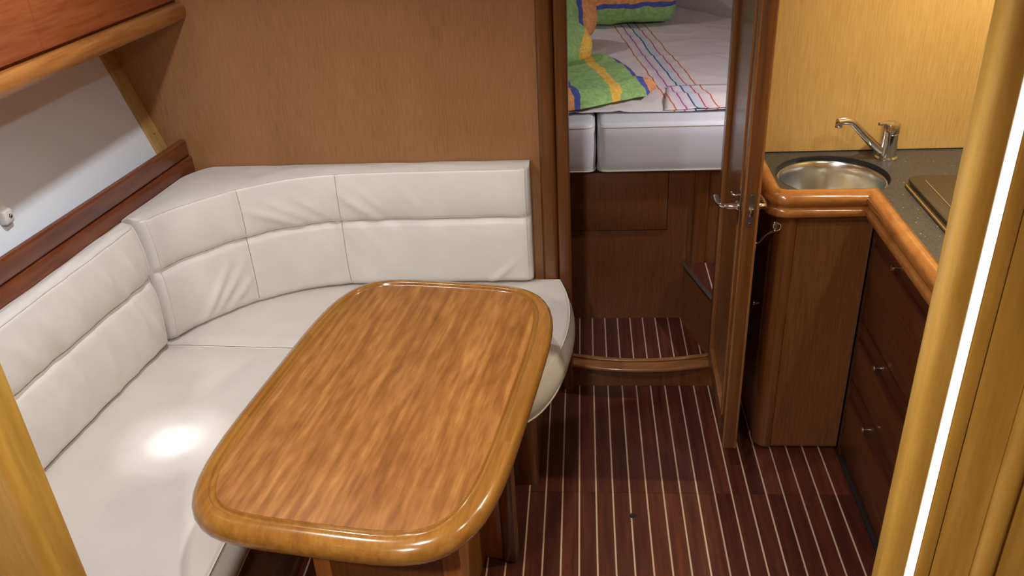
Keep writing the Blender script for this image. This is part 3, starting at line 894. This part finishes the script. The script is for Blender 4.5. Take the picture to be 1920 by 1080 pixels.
# right of travel = outside for a counter-clockwise outline ; (d, z) profile of the solid rim
rim_prof = [(-0.060, 0.655), (-0.020, 0.655), (-0.008, 0.658), (-0.002, 0.666), (0.0, 0.676), (-0.002, 0.686), (-0.007, 0.694), (-0.014, 0.7000), (-0.024, 0.7032), (-0.034, 0.7036),
            (-0.0355, 0.7020), (-0.0365, 0.6960), (-0.0390, 0.6940), (-0.0445, 0.6940), (-0.0465, 0.6955), (-0.0475, 0.6985), (-0.0490, 0.7005), (-0.060, 0.7005)]
rows = [offset_path(outl, d, True) for d, z in rim_prof]
nb = len(outl); kp = len(rim_prof)
cuts = [5, 20, 28, 43, 53, 68, 76, 91]
for a, b in zip(cuts, cuts[1:] + [cuts[0] + nb]):
    idx = list(range(a, b + 1)); V = []; F = []
    for ii in idx:
        for jj in range(kp): V.append((rows[jj][ii % nb][0], rows[jj][ii % nb][1], rim_prof[jj][1]))
    for ii in range(len(idx) - 1):
        for jj in range(kp):
            F.append((ii * kp + jj, ii * kp + (jj + 1) % kp, (ii + 1) * kp + (jj + 1) % kp, (ii + 1) * kp + jj))
    F.append(tuple(range(kp))); F.append(tuple((len(idx) - 1) * kp + jj for jj in range(kp)))
    mesh('border', V, F, TABLE_R, tb, 50)
inner = offset_path(outl, -0.050, True)
n = len(inner)
V = [(x, y, 0.7014) for x, y in inner] + [(x, y, 0.665) for x, y in inner]
mesh('top_panel', V, [tuple(range(n)), tuple(range(n, 2 * n))] + [(i, (i + 1) % n, n + (i + 1) % n, n + i) for i in range(n)], TABLE_F, tb)
# pedestal: near leg with a tapering flank, far leg, box between
def tprism(name, uv, z0, z1, mat, bevel=0.0):
    return prism(name, [tpt(u + 0.022, v) for u, v in uv], z0, z1, mat, tb, bevel)
def trect(u0, u1, v0, v1): return [(u0, v0), (u1, v0), (u1, v1), (u0, v1)]
tprism('leg_panel', trect(-0.145, 0.125, -0.215, -0.190), 0.0, 0.655, MAHO_V)
for u0, u1 in ((-0.185, -0.145), (0.125, 0.165)):
    # stile whose flank is deep under the top and tapers towards the sole
    V = []
    for z, dv in ((0.0, 0.03), (0.25, 0.035), (0.45, 0.08), (0.60, 0.17), (0.655, 0.22)):
        for (u, v) in ((u0, -0.225), (u1, -0.225), (u1, -0.225 + dv), (u0, -0.225 + dv)):
            x, y = tpt(u + 0.022, v); V.append((x, y, z))
    F = [(0, 1, 2, 3), (16, 17, 18, 19)]
    for r_ in range(4):
        for j in range(4): F.append((r_ * 4 + j, r_ * 4 + (j + 1) % 4, r_ * 4 + 4 + (j + 1) % 4, r_ * 4 + 4 + j))
    mesh('leg_stile', V, F, TABLE_L, tb)
tprism('centre_box', trect(-0.10, 0.10, -0.19, 0.17), 0.0, 0.655, TABLE_L, 0.004)
tprism('far_leg_panel', trect(-0.15, 0.15, 0.17, 0.20), 0.0, 0.655, TABLE_L, 0.004)
tprism('far_leg_stile', trect(0.15, 0.190, 0.16, 0.205), 0.0, 0.655, MAHO_V, 0.010)
tprism('far_leg_stile', trect(-0.190, -0.15, 0.16, 0.205), 0.0, 0.655, MAHO_V, 0.010)

# ================================================================== GALLEY
WZ = 0.870
CX, CY = 0.526, 2.180       # left face, aft face of the end unit
ec = thing('galley_cabinet', (0.66, 2.37, 0), 'veneered galley end cabinet with a rounded corner post', 'cabinet')
box('end_panel', 0.578, 0.782, CY, CY + 0.02, 0.018, 0.817, GALLEYW, ec)
prism('corner_post', round_poly([(CX, CY + 0.055), (CX, CY - 0.006), (0.578, CY - 0.006), (0.578, CY + 0.055)], [0, 0.045, 0.004, 0], 10), 0.018, 0.817, MAHO_V, ec)
cd = box('cabinet_door', CX + 0.004, CX + 0.022, CY + 0.058, YB - 0.024, 0.03, 0.80, GALLEYW, ec, 0.002)
lathe('knob', [(0.0, -0.016), (0.006, -0.015), (0.007, -0.011), (0.0035, -0.008), (0.0035, 0.0), (0.007, 0.001)], (CX + 0.004, 2.332, 0.453), CHROME, cd, 16, 'x')
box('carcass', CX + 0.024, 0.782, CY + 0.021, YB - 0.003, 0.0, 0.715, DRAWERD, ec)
box('plinth', CX + 0.010, CX + 0.022, CY + 0.058, YB - 0.024, 0.0, 0.03, DRAWERD, ec)

dr = thing('drawer_unit', (1.1, 1.5, 0), 'dark veneered galley drawer unit running aft from the end cabinet', 'drawers')
DX = 0.784
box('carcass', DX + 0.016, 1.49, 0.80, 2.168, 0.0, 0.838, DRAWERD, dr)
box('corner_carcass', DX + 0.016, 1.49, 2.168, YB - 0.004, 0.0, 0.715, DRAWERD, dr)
box('inner_filler', DX + 0.002, DX + 0.016, 2.160, 2.178, 0.0, 0.838, DRAWERW, dr)
def drawer(y0, y1, z0, zs0, zs1):
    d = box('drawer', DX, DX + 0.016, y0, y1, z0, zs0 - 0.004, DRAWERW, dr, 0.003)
    box('grip_strip', DX + 0.006, DX + 0.0158, y0, y1, zs0, zs1, DRAWERD, d)
    prism_pts = [(DX - 0.003, zs0 - 0.004), (DX + 0.006, zs0 - 0.004), (DX + 0.006, zs0 + 0.002)]
    box('lip', DX - 0.002, DX + 0.012, y0, y1, zs0 - 0.0035, zs0 + 0.003, DRAWERD, d, 0.002)
    if zs1 < 0.75:
        box('upper_lip', DX - 0.001, DX + 0.012, y0, y1, zs1 - 0.004, zs1 + 0.001, DRAWERD, d, 0.002)
    ym, zm = (y0 + y1) / 2 + 0.013, (zs0 + zs1) / 2
    lathe('knob', [(0.0, -0.026), (0.0075, -0.0255), (0.0085, -0.022), (0.005, -0.018), (0.0032, -0.014), (0.0032, -0.001), (0.008, 0.0)], (DX + 0.006, ym, zm), CHROME, d, 18, 'x')
for y0, y1 in ((1.735, 2.158), (1.295, 1.729)):
    drawer(y0, y1, 0.500, 0.733, 0.800)
    drawer(y0, y1, 0.297, 0.432, 0.494)
    drawer(y0, y1, 0.040, 0.221, 0.291)
box('kick_board', DX + 0.012, DX + 0.020, 0.80, 2.17, 0.0, 0.036, DRAWERD, dr)
box('top_rail', DX + 0.004, DX + 0.0158, 0.80, 2.17, 0.803, 0.838, DRAWERW, dr)

# worktop with the sink cut-out
SC = Vector((0.700, 2.335)); SR = 0.152
wt = thing('worktop', (1.0, 2.2, 0.84), 'charcoal laminate galley worktop with a rounded wooden edge', 'worktop')
ix, iy, jx = 0.527, 2.185, 0.783
V = []; F = []
def quad(x0, x1, y0, y1, z):
    b_ = len(V)
    V.extend([(x0, y0, z), (x1, y0, z), (x1, y1, z), (x0, y1, z)]); F.append((b_, b_ + 1, b_ + 2, b_ + 3))
rx0, rx1, ry0, ry1 = ix - 0.02, 0.875, iy - 0.02, 2.51
hole = SR + 0.003
M = 72
for zz in (WZ, WZ - 0.028):
    b_ = len(V)
    for i in range(M):
        a = 2 * PI * i / M
        c, s = math.cos(a), math.sin(a)
        V.append((SC.x + hole * c, SC.y + hole * s, zz))
    for i in range(M):
        a = 2 * PI * i / M
        c, s = math.cos(a), math.sin(a)
        tx = ((rx1 - SC.x) / c if c > 0 else (rx0 - SC.x) / c) if abs(c) > 1e-9 else 1e9
        ty = ((ry1 - SC.y) / s if s > 0 else (ry0 - SC.y) / s) if abs(s) > 1e-9 else 1e9
        t_ = min(tx, ty)
        V.append((SC.x + t_ * c, SC.y + t_ * s, zz))
    for i in range(M):
        F.append((b_ + i, b_ + (i + 1) % M, b_ + M + (i + 1) % M, b_ + M + i))
    # fill the corners of the patch
    for (qx, qy) in ((rx0, ry0), (rx1, ry0), (rx1, ry1), (rx0, ry1)):
        a = math.atan2(qy - SC.y, qx - SC.x) % (2 * PI)
        i = int(a / (2 * PI) * M)
        V.append((qx, qy, zz)); F.append((b_ + M + i, b_ + M + (i + 1) % M, len(V) - 1))
    quad(rx0, rx1, ry1, YB - 0.005, zz)
    quad(rx1, 1.495, ry0, YB - 0.005, zz)
    quad(jx - 0.02, 1.495, 0.79, ry0, zz)
mesh('slab', V, F, WORKTOP, wt, fix=False)
lathe('cut_edge', [(SR + 0.0045, -0.001), (SR + 0.0030, 0.0006), (SR + 0.0022, -0.001), (SR + 0.0022, -0.017), (SR + 0.0045, -0.017)], (SC.x, SC.y, WZ), BLACK, wt, 72, cap=False)
inner_path = [(ix, YB - 0.005), (ix, iy), (jx, iy), (jx, 0.79)]
inner_path = round_poly(inner_path, [0, 0.022, 0, 0], 8, False)
# travel: towards aft along the port side, then to starboard, then aft: room is on the right
eprof = [(-0.002, 0.842), (-0.002, 0.884), (0.003, 0.891), (0.012, 0.8945), (0.022, 0.894), (0.031, 0.889), (0.038, 0.880), (0.041, 0.870), (0.039, 0.860), (0.034, 0.853),
         (0.029, 0.850), (0.029, 0.847), (0.034, 0.845), (0.038, 0.840), (0.038, 0.826), (0.034, 0.820), (0.020, 0.818), (0.000, 0.818)]
inner_rev = inner_path
# path pieces: left return + corner, front, long run (mitred)
pieces = [[p for p in inner_path if p[1] > iy + 0.0 or p[0] < 0.575]]
sweep('edge_moulding', inner_path, [(d, z) for d, z in eprof], COUNTERW, wt, False, 50)
box('backsplash_seal', ix, 1.495, YB - 0.007, YB - 0.0045, WZ, WZ + 0.003, BLACK, wt)

sk = thing('sink', (SC.x, SC.y, WZ - 0.14), 'round brushed steel sink bowl set into the worktop', 'sink')
SZ = WZ - 0.015      # the bowl hangs under the worktop
lathe('bowl', [(SR - 0.009, 0.0005), (SR - 0.012, -0.004), (SR - 0.014, -0.03), (SR - 0.017, -0.085), (SR - 0.030, -0.108), (SR - 0.056, -0.117), (0.03, -0.121), (0.0, -0.121)], (SC.x, SC.y, SZ), STEEL, sk, 72, cap=False)
lathe('rim', [(SR + 0.002, -0.002), (SR + 0.002, 0.001), (SR - 0.004, 0.003), (SR - 0.008, 0.002), (SR - 0.0095, -0.002)], (SC.x, SC.y, SZ), STEEL, sk, 72, cap=False)
lathe('drain', [(0.0, -0.1175), (0.014, -0.1175), (0.018, -0.1155), (0.026, -0.1155), (0.029, -0.120)], (SC.x, SC.y, SZ), CHROME, sk, 24)

fc = thing('kitchen_tap', (0.888, 2.465, WZ), 'chrome mixer tap with a slanting spout behind the sink', 'tap')
FX, FY = 0.886, 2.462
lathe('body', [(0.032, 0.0005), (0.032, 0.004), (0.027, 0.008), (0.0255, 0.05), (0.0255, 0.076), (0.0245, 0.077), (0.0245, 0.079), (0.0265, 0.080), (0.027, 0.100), (0.025, 0.106), (0.0, 0.107)], (FX, FY, WZ), CHROME, fc, 32)
tube('spout', [(FX - 0.010, FY - 0.004, WZ + 0.016), (FX - 0.045, FY - 0.015, WZ + 0.046), (FX - 0.085, FY - 0.027, WZ + 0.085), (FX - 0.108, FY - 0.034, WZ + 0.110), (FX - 0.128, FY - 0.041, WZ + 0.126), (FX - 0.148, FY - 0.047, WZ + 0.131), (FX - 0.168, FY - 0.053, WZ + 0.130)], 0.01, CHROME, fc, 14, 6, [0.0125, 0.0125, 0.0115, 0.011, 0.0105, 0.0105, 0.0105])
lathe('nozzle', [(0.0, -0.016), (0.0095, -0.016), (0.0105, -0.014), (0.0105, 0.002), (0.0, 0.003)], (FX - 0.164, FY - 0.052, WZ + 0.130), CHROME, fc, 18)
tube('lever', [(FX, FY - 0.005, WZ + 0.104), (FX - 0.020, FY - 0.014, WZ + 0.108), (FX - 0.044, FY - 0.026, WZ + 0.112)], 0.004, CHROME, fc, 10, 4, [0.007, 0.005, 0.0045])

sv = thing('stove_lid', (1.03, 1.99, WZ), 'brown glass stove lid lying on the galley worktop', 'stove lid')
lo = round_poly([(0.868, 1.72), (1.25, 1.72), (1.25, 2.262), (0.868, 2.262)], 0.035, 8)
prism('lower_frame', lo, WZ + 0.0004, WZ + 0.007, LIDE, sv, 0.002)
li = round_poly([(0.876, 1.728), (1.242, 1.728), (1.242, 2.268), (0.876, 2.268)], 0.035, 8)
prism('seal', round_poly([(0.880, 1.732), (1.238, 1.732), (1.238, 2.258), (0.880, 2.258)], 0.03, 8), WZ + 0.007, WZ + 0.012, BLACK, sv)
prism('lid_plate', li, WZ + 0.012, WZ + 0.021, LIDM, sv, 0.003)
box('highlight_line', 0.914, 0.917, 1.80, 2.225, WZ + 0.0205, WZ + 0.0222, LIDE, sv)  # raised tan line standing in for a highlight on the lid

# ================================================================== FORWARD CABIN
pw = [(-1.0, YB + 0.03), (-1.0, 4.3), (-0.5, 5.10), (0.47, 5.10), (0.78, 4.72), (1.30, 3.80), (1.30, YB + 0.03)]
for a, b, nm in zip(pw, pw[1:], ('wall_berth_left', 'wall_berth_left_forward', 'wall_berth_head', 'wall_berth_right_forward', 'wall_berth_right_slant', 'wall_berth_right')):
    q = offset_path([a, b], -0.03)
    struct(prism(nm, [a, b, q[1], q[0]], 0.0, CEILZ, CABINW), 'white lining of the forward cabin')
bb = thing('berth', (0.2, 3.0, 0), 'dark veneered berth front with a locker hatch in the forward cabin', 'berth')
box('front_panel', -0.99, 0.405, 3.002, 3.02, 0.0, 0.636, GALLEYW, bb)
box('front_panel', 0.46, 1.29, 3.002, 3.02, 0.0, 0.636, GALLEYW, bb)
prism('post', round_poly([(0.405, 3.02), (0.405, 2.985), (0.462, 2.985), (0.462, 3.02)], [0, 0.012, 0.012, 0], 6), 0.0, 0.64, MAHO_V, bb)
box('locker_hatch', -0.060, 0.309, 2.994, 3.0, 0.398, 0.632, GALLEYW, bb, 0.0015)
box('hatch_gap', -0.062, 0.312, 2.9995, 3.0018, 0.394, 0.635, BLACK, bb)
box('berth_board', -0.99, 1.28, 3.02, 3.7, 0.618, 0.638, GALLEYW, bb)

stp = thing('side_step', (0.6, 2.8, 0), 'raised side step with a worn metal edge in the forward cabin', 'step')
sp = [(0.381, 2.984), (0.440, 2.76), (0.492, 2.565), (0.93, 2.565), (0.93, 2.984)]
prism('riser', sp, 0.0, 0.246, GALLEYW, stp)
prism('tread', offset_path(sp, 0.0, True), 0.246, 0.258, FLOORW, stp)
sweep('metal_edge', sp[:3], [(-0.0, 0.232), (-0.003, 0.232), (-0.003, 0.262), (0.014, 0.262), (0.014, 0.2585), (0.0, 0.2585)], ALU, stp)
for x in (0.46, 0.5105, 0.561):
    box('inlay_strip', x, x + SW, 2.60, 2.982, 0.2575, 0.2584, HOLLY, stp)

def soft_block(name, outline, z0, z1, mat, label, welt=True, r=0.022):
    t = thing(name, (sum(p[0] for p in outline) / len(outline), sum(p[1] for p in outline) / len(outline), z0), label, 'mattress')
    n = len(outline)
    prof = [(-0.02, z0), (-0.004, z0 + 0.004), (0.0, z0 + 0.012), (0.003, z0 + 0.05), (0.0045, (z0 + z1) / 2), (0.003, z1 - 0.05), (0.0, z1 - 0.014), (-0.006, z1 - 0.004), (-0.014, z1), (-0.024, z1 + 0.001)]
    V = []; F = []
    for d, z in prof:
        for x, y in offset_path(outline, d, True): V.append((x, y, z))
    for j in range(len(prof) - 1):
        for i in range(n): F.append((j * n + i, j * n + (i + 1) % n, (j + 1) * n + (i + 1) % n, (j + 1) * n + i))
    F.append(tuple(range(n))); F.append(tuple((len(prof) - 1) * n + i for i in range(n)))
    mesh('cover', V, F, mat, t, 60)
    for d, z in ((-0.001, z1 - 0.012), (0.002, z0 + 0.010)):
        pts = [(x, y, z) for x, y in offset_path(outline, d, True)]; pts.append(pts[0])
        tube('piping', pts, 0.0024, PIPING, t, 6, 1, cap=False)
    return t
BZ0, BZ1 = 0.642, 0.828
soft_block('berth_mattress', dense(round_poly([(-0.96, 2.962), (0.038, 2.962), (0.038, 4.95), (-0.55, 4.95), (-0.96, 4.3)], [0.03, 0.03, 0.03, 0.03, 0.03], 5), 0.06), BZ0, BZ1, BERTHL, 'pale grey vinyl berth mattress under the rumpled duvet')
soft_block('berth_mattress', dense(round_poly([(0.050, 2.962), (1.26, 2.962), (1.26, 3.78), (0.72, 4.70), (0.45, 5.04), (0.050, 5.04)], [0.03, 0.03, 0.03, 0.03, 0.03, 0.03], 5), 0.06), BZ0, BZ1, BERTHL, 'pale grey vinyl berth mattress under the striped sheet')

# sheet: a thin cloth over the starboard mattress, folded double at the foot
sh = thing('bed_sheet', (0.5, 3.9, BZ1), 'rumpled white bed sheet with thin coloured stripes', 'sheet')
def cloth(name, x0f, x1f, y0f, y1, nx, ny, zf, mat, parent, uvf, thick=0.003):
    V = []; U = []; F = []
    for j in range(ny + 1):
        for i in range(nx + 1):
            fx, fy = i / nx, j / ny
            y0 = y0f(fx); y = y0 + (y1 - y0) * fy
            x = x0f(y) + (x1f(y) - x0f(y)) * fx
            V.append((x, y, zf(x, y))); U.append(uvf(x, y))
    k = nx + 1
    tot = len(V)
    for j in range(ny):
        for i in range(nx):
            a = j * k + i
            F.append((a, a + 1, a + k + 1, a + k))
    edge = [i for i in range(k)] + [j * k + nx for j in range(1, ny + 1)] + [ny * k + i for i in range(nx - 1, -1, -1)] + [j * k for j in range(ny - 1, 0, -1)]
    V += [(x, y, z - thick) for x, y, z in V]; U += U
    for f in list(F): F.append(tuple(q + tot for q in f[::-1]))
    for a, b in zip(edge, edge[1:] + edge[:1]): F.append((a, b, b + tot, a + tot))
    return mesh(name, V, F, mat, parent, True, uv=U)
def stripe_uv(x, y):
    # blue line runs from (0.399, 3.09) to (0.235, 4.50)
    a = math.atan2(-(0.235 - 0.399), 4.50 - 3.09)
    dx, dy = x - 0.399, y - 3.093
    return (dx * math.cos(a) + dy * math.sin(a), -dx * math.sin(a) + dy * math.cos(a))
def zsheet(x, y):
    q = noise.noise(Vector((x * 5, y * 4, 0.3))) * 0.006 + noise.noise(Vector((x * 14 + y * 6, y * 9, 2.0))) * 0.003
    rid = 1 - abs(noise.noise(Vector((x * 3.2, y * 6.5 + x * 2, 7.7))))
    return BZ1 + 0.012 + 0.6 * q + 0.006 * max(0, rid - 0.86) / 0.14
def wallx(y):
    if y < 3.78: return 1.24
    if y < 4.70: return 1.24 + (0.70 - 1.24) * (y - 3.78) / 0.92
    return 0.70 + (0.46 - 0.70) * (y - 4.70) / 0.33
cloth('cotton', lambda y: -0.25, lambda y: wallx(y), lambda f: 3.055 + 0.05 * f + 0.012 * math.sin(f * 9), 5.0, 90, 110, zsheet, SHEET, sh, stripe_uv)
cloth('folded_hem', lambda y: 0.29 + 0.12 * (y - 3.06), lambda y: 1.23, lambda f: 3.070 + 0.03 * f, 3.36, 50, 20, lambda x, y: zsheet(x, y) + 0.010 + 0.004 * math.sin(y * 26), SHEET, sh, lambda x, y: (stripe_uv(x, y)[0] - 0.006, stripe_uv(x, y)[1]))

# pillow at the head end
def pillow(name, c, size, rz, label, cat, uvf, mat, seed=0.0, n=26, pw_=3.2, zp=2.2):
    t = thing(name, (c[0], c[1], c[2] - size[2] / 2), label, cat)
    V = []; U = []; F = []
    m = 20
    for j in range(m + 1):
        la = -PI / 2 + PI * j / m
        for i in range(n * 2):
            lo_ = 2 * PI * i / (n * 2)
            cx, sx = math.cos(lo_), math.sin(lo_)
            r = (abs(cx) ** pw_ + abs(sx) ** pw_) ** (-1 / pw_)
            cl, sl_ = math.cos(la), math.sin(la)
            rr_ = (abs(cl) ** zp + abs(sl_) ** zp) ** (-1 / zp)
            p = Vector((cx * r * cl * rr_ * size[0] / 2, sx * r * cl * rr_ * size[1] / 2, sl_ * rr_ * size[2] / 2))
            d = 1 + 0.05 * noise.noise(p * 9 + Vector((seed, 0, 0)))
            p = p * d
            p.z += 0.006 * noise.noise(p * 16 + Vector((0, seed, 0)))
            U.append(uvf(p))
            q = Matrix.Rotation(rz, 3, 'Z') @ p
            V.append((c[0] + q.x, c[1] + q.y, c[2] + q.z))
    k = n * 2
    for j in range(m):
        for i in range(k): F.append((j * k + i, j * k + (i + 1) % k, (j + 1) * k + (i + 1) % k, (j + 1) * k + i))
    o = mesh('cover', V, F, mat, t, True, uv=U)
    return t
pillow('pillow', (0.215, 4.66, 0.998), (0.50, 0.44, 0.30), 0.02, 'plump green and orange patterned pillow at the head of the berth', 'pillow', lambda p: (0.55 + (p.z + 0.058) * 2.4, p.x), DUVET, 1.0, pw_=7, zp=5)

# duvet bundled along the port side: rolled fold, upright fold and flat tail
dv = thing('duvet', (-0.1, 3.6, BZ1), 'bundled green, yellow and blue patterned duvet on the berth', 'duvet')
def lump(name, pts, radii, flat, uv0, mat, parent, seed, segs=28, sub=8, uvdir=0.0):
    P = catmull(pts, sub); R = []
    for i in range(len(radii) - 1):
        for k in range(sub): R.append(radii[i] + (radii[i + 1] - radii[i]) * smooth01(k / sub))
    R.append(radii[-1])
    V = []; U = []; F = []
    for i, p in enumerate(P):
        t2 = (P[min(i + 1, len(P) - 1)] - P[max(i - 1, 0)]).normalized()
        n_ = t2.cross(Vector((0, 0, 1))).normalized()
        for k in range(segs):
            a = 2 * PI * k / segs
            rad = R[i] * (1 + 0.10 * noise.noise(Vector((math.cos(a) * 2, math.sin(a) * 2 + i * 0.12, seed))))
            v = p + n_ * math.cos(a) * rad + Vector((0, 0, 1)) * math.sin(a) * rad * flat
            v.z = max(v.z, BZ1 + 0.032)
            V.append(v); U.append((uv0 + 0.04 * math.sin(a) + uvdir * max(0, v.x + 0.06), i * 0.02))
    for i in range(len(P) - 1):
        for k in range(segs): F.append((i * segs + k, i * segs + (k + 1) % segs, (i + 1) * segs + (k + 1) % segs, (i + 1) * segs + k))
    F.append(tuple(range(segs))); F.append(tuple((len(P) - 1) * segs + k for k in range(segs)))
    return mesh(name, V, F, mat, parent, 70, uv=U)
lump('rolled_fold', [(-0.40, 3.55, 0.93), (-0.20, 3.60, 0.94), (-0.05, 3.68, 0.945), (0.005, 3.72, 0.94)], [0.10, 0.115, 0.105, 0.055], 1.0, 0.43, DUVET, dv, 3.0, uvdir=-2.2)
lump('upright_fold', [(-0.45, 4.0, 0.99), (-0.20, 4.02, 1.00), (-0.06, 4.10, 0.99), (0.0, 4.2, 0.96)], [0.15, 0.16, 0.14, 0.05], 1.0, 0.42, DUVET, dv, 8.0, uvdir=3.2)
# flat tail spreading over the sheet
V = []; U = []; F = []
nx, ny = 40, 26
for j in range(ny + 1):
    for i in range(nx + 1):
        fx, fy = i / nx, j / ny
        xr = 0.285 - 0.12 * fy - 0.06 * (1 - fy) ** 4 if fy > 0.25 else 0.285 - 0.05 * (1 - fy / 0.25)
        x = -0.45 + (xr + 0.45) * fx
        y0 = 3.035 + 0.17 * smooth01((x + 0.1) / 0.38)
        y = y0 + (3.66 - y0) * fy
        e = min(fx * 3, (1 - fx) * 7, fy * 9, 1.0)
        e = max(0, min(1, e)) if fx > 0.5 else max(0, min(1, fy * 9))
        z = BZ1 + 0.036 + 0.045 * math.sqrt(e) + 0.012 * noise.noise(Vector((x * 9, y * 8, 4))) + 0.006 * noise.noise(Vector((x * 25, y * 22, 1)))
        V.append((x, y, z)); U.append((0.84 + (x + 0.06) * 2.35 + (y - 3.15) * 0.56, fy))
k = nx + 1; tot = len(V)
for j in range(ny):
    for i in range(nx): F.append((j * k + i, j * k + i + 1, (j + 1) * k + i + 1, (j + 1) * k + i))
edge = [i for i in range(k)] + [j * k + nx for j in range(1, ny + 1)] + [ny * k + i for i in range(nx - 1, -1, -1)] + [j * k for j in range(ny - 1, 0, -1)]
V += [(x, y, BZ1 + 0.030) for x, y, z in V]; U += U
for f in list(F): F.append(tuple(q + tot for q in f[::-1]))
for a, b in zip(edge, edge[1:] + edge[:1]): F.append((a, b, b + tot, a + tot))
mesh('flat_tail', V, F, DUVET, dv, 60, uv=U)

# ================================================================== READING LAMP OVER THE BERTH
rd = thing('reading_lamp', (0.80, YB + 0.032, 1.50), 'small chrome reading lamp on the bulkhead over the berth', 'lamp')
lathe('wall_plate', [(0.0, 0.014), (0.022, 0.014), (0.030, 0.008), (0.032, 0.0)], (0.80, YB + 0.031, 1.50), CHROME, rd, 24, 'y')
tube('arm', [(0.80, YB + 0.04, 1.50), (0.80, YB + 0.09, 1.53), (0.80, YB + 0.15, 1.54), (0.80, YB + 0.20, 1.52)], 0.006, CHROME, rd, 10, 5)
lathe('shade', [(0.012, 0.03), (0.020, 0.024), (0.030, 0.0), (0.042, -0.045), (0.040, -0.045), (0.028, 0.0), (0.018, 0.022)], (0.80, YB + 0.215, 1.495), CHROME, rd, 28, cap=False)
lathe('bulb', [(0.0, -0.034), (0.012, -0.028), (0.015, -0.016), (0.010, 0.0), (0.009, 0.02), (0.0, 0.022)], (0.80, YB + 0.215, 1.495), GLOW, rd, 18)
rl_d = bpy.data.lights.new('reading_light', 'SPOT')
rl_d.energy = 8.0; rl_d.color = (1.0, 0.93, 0.95); rl_d.spot_size = math.radians(125); rl_d.spot_blend = 0.6; rl_d.shadow_soft_size = 0.02
rl_o = bpy.data.objects.new('reading_light', rl_d); link(rl_o, rd)
rl_o.location = (0, 0.188, -0.055)
rl_o.rotation_euler = Vector((-0.25, 0.55, -1)).to_track_quat('-Z', 'Y').to_euler()

# ================================================================== LAMPS
for (x, y, z, wt_, col, ang, lab, aim) in LAMPS:
    zc = CEILZ
    t = thing('ceiling_downlight', (x, y, zc), lab, 'lamp', 'round downlights in the deckhead')
    lathe('ring', [(0.032, 0.0), (0.034, -0.006), (0.040, -0.009), (0.046, -0.006), (0.047, -0.0002)], (x, y, zc), CHROME, t, 28, cap=False)
    lathe('lens', [(0.0, -0.005), (0.032, -0.005), (0.033, -0.001)], (x, y, zc), GLOW, t, 24)
    ld = bpy.data.lights.new('lamp_light', 'SPOT')
    ld.energy = wt_; ld.color = col; ld.spot_size = math.radians(ang); ld.spot_blend = 0.7; ld.shadow_soft_size = 0.03
    lo_ = bpy.data.objects.new('lamp_light', ld); link(lo_, t)
    lo_.location = (0, 0, -0.016)
    if aim:      # the narrow hot core of the beam
        for mul, cone in ((1.0, 13), (2.4, 6.0)):
            ld2 = bpy.data.lights.new('lamp_core', 'SPOT')
            ld2.energy = wt_ * mul; ld2.color = col; ld2.spot_size = math.radians(cone); ld2.spot_blend = 1.0; ld2.shadow_soft_size = 0.02
            lc = bpy.data.objects.new('lamp_core', ld2); link(lc, t); lc.location = (0, 0, -0.016)
            lc.rotation_euler = (Vector(aim) - Vector((x, y, zc))).to_track_quat('-Z', 'Y').to_euler()
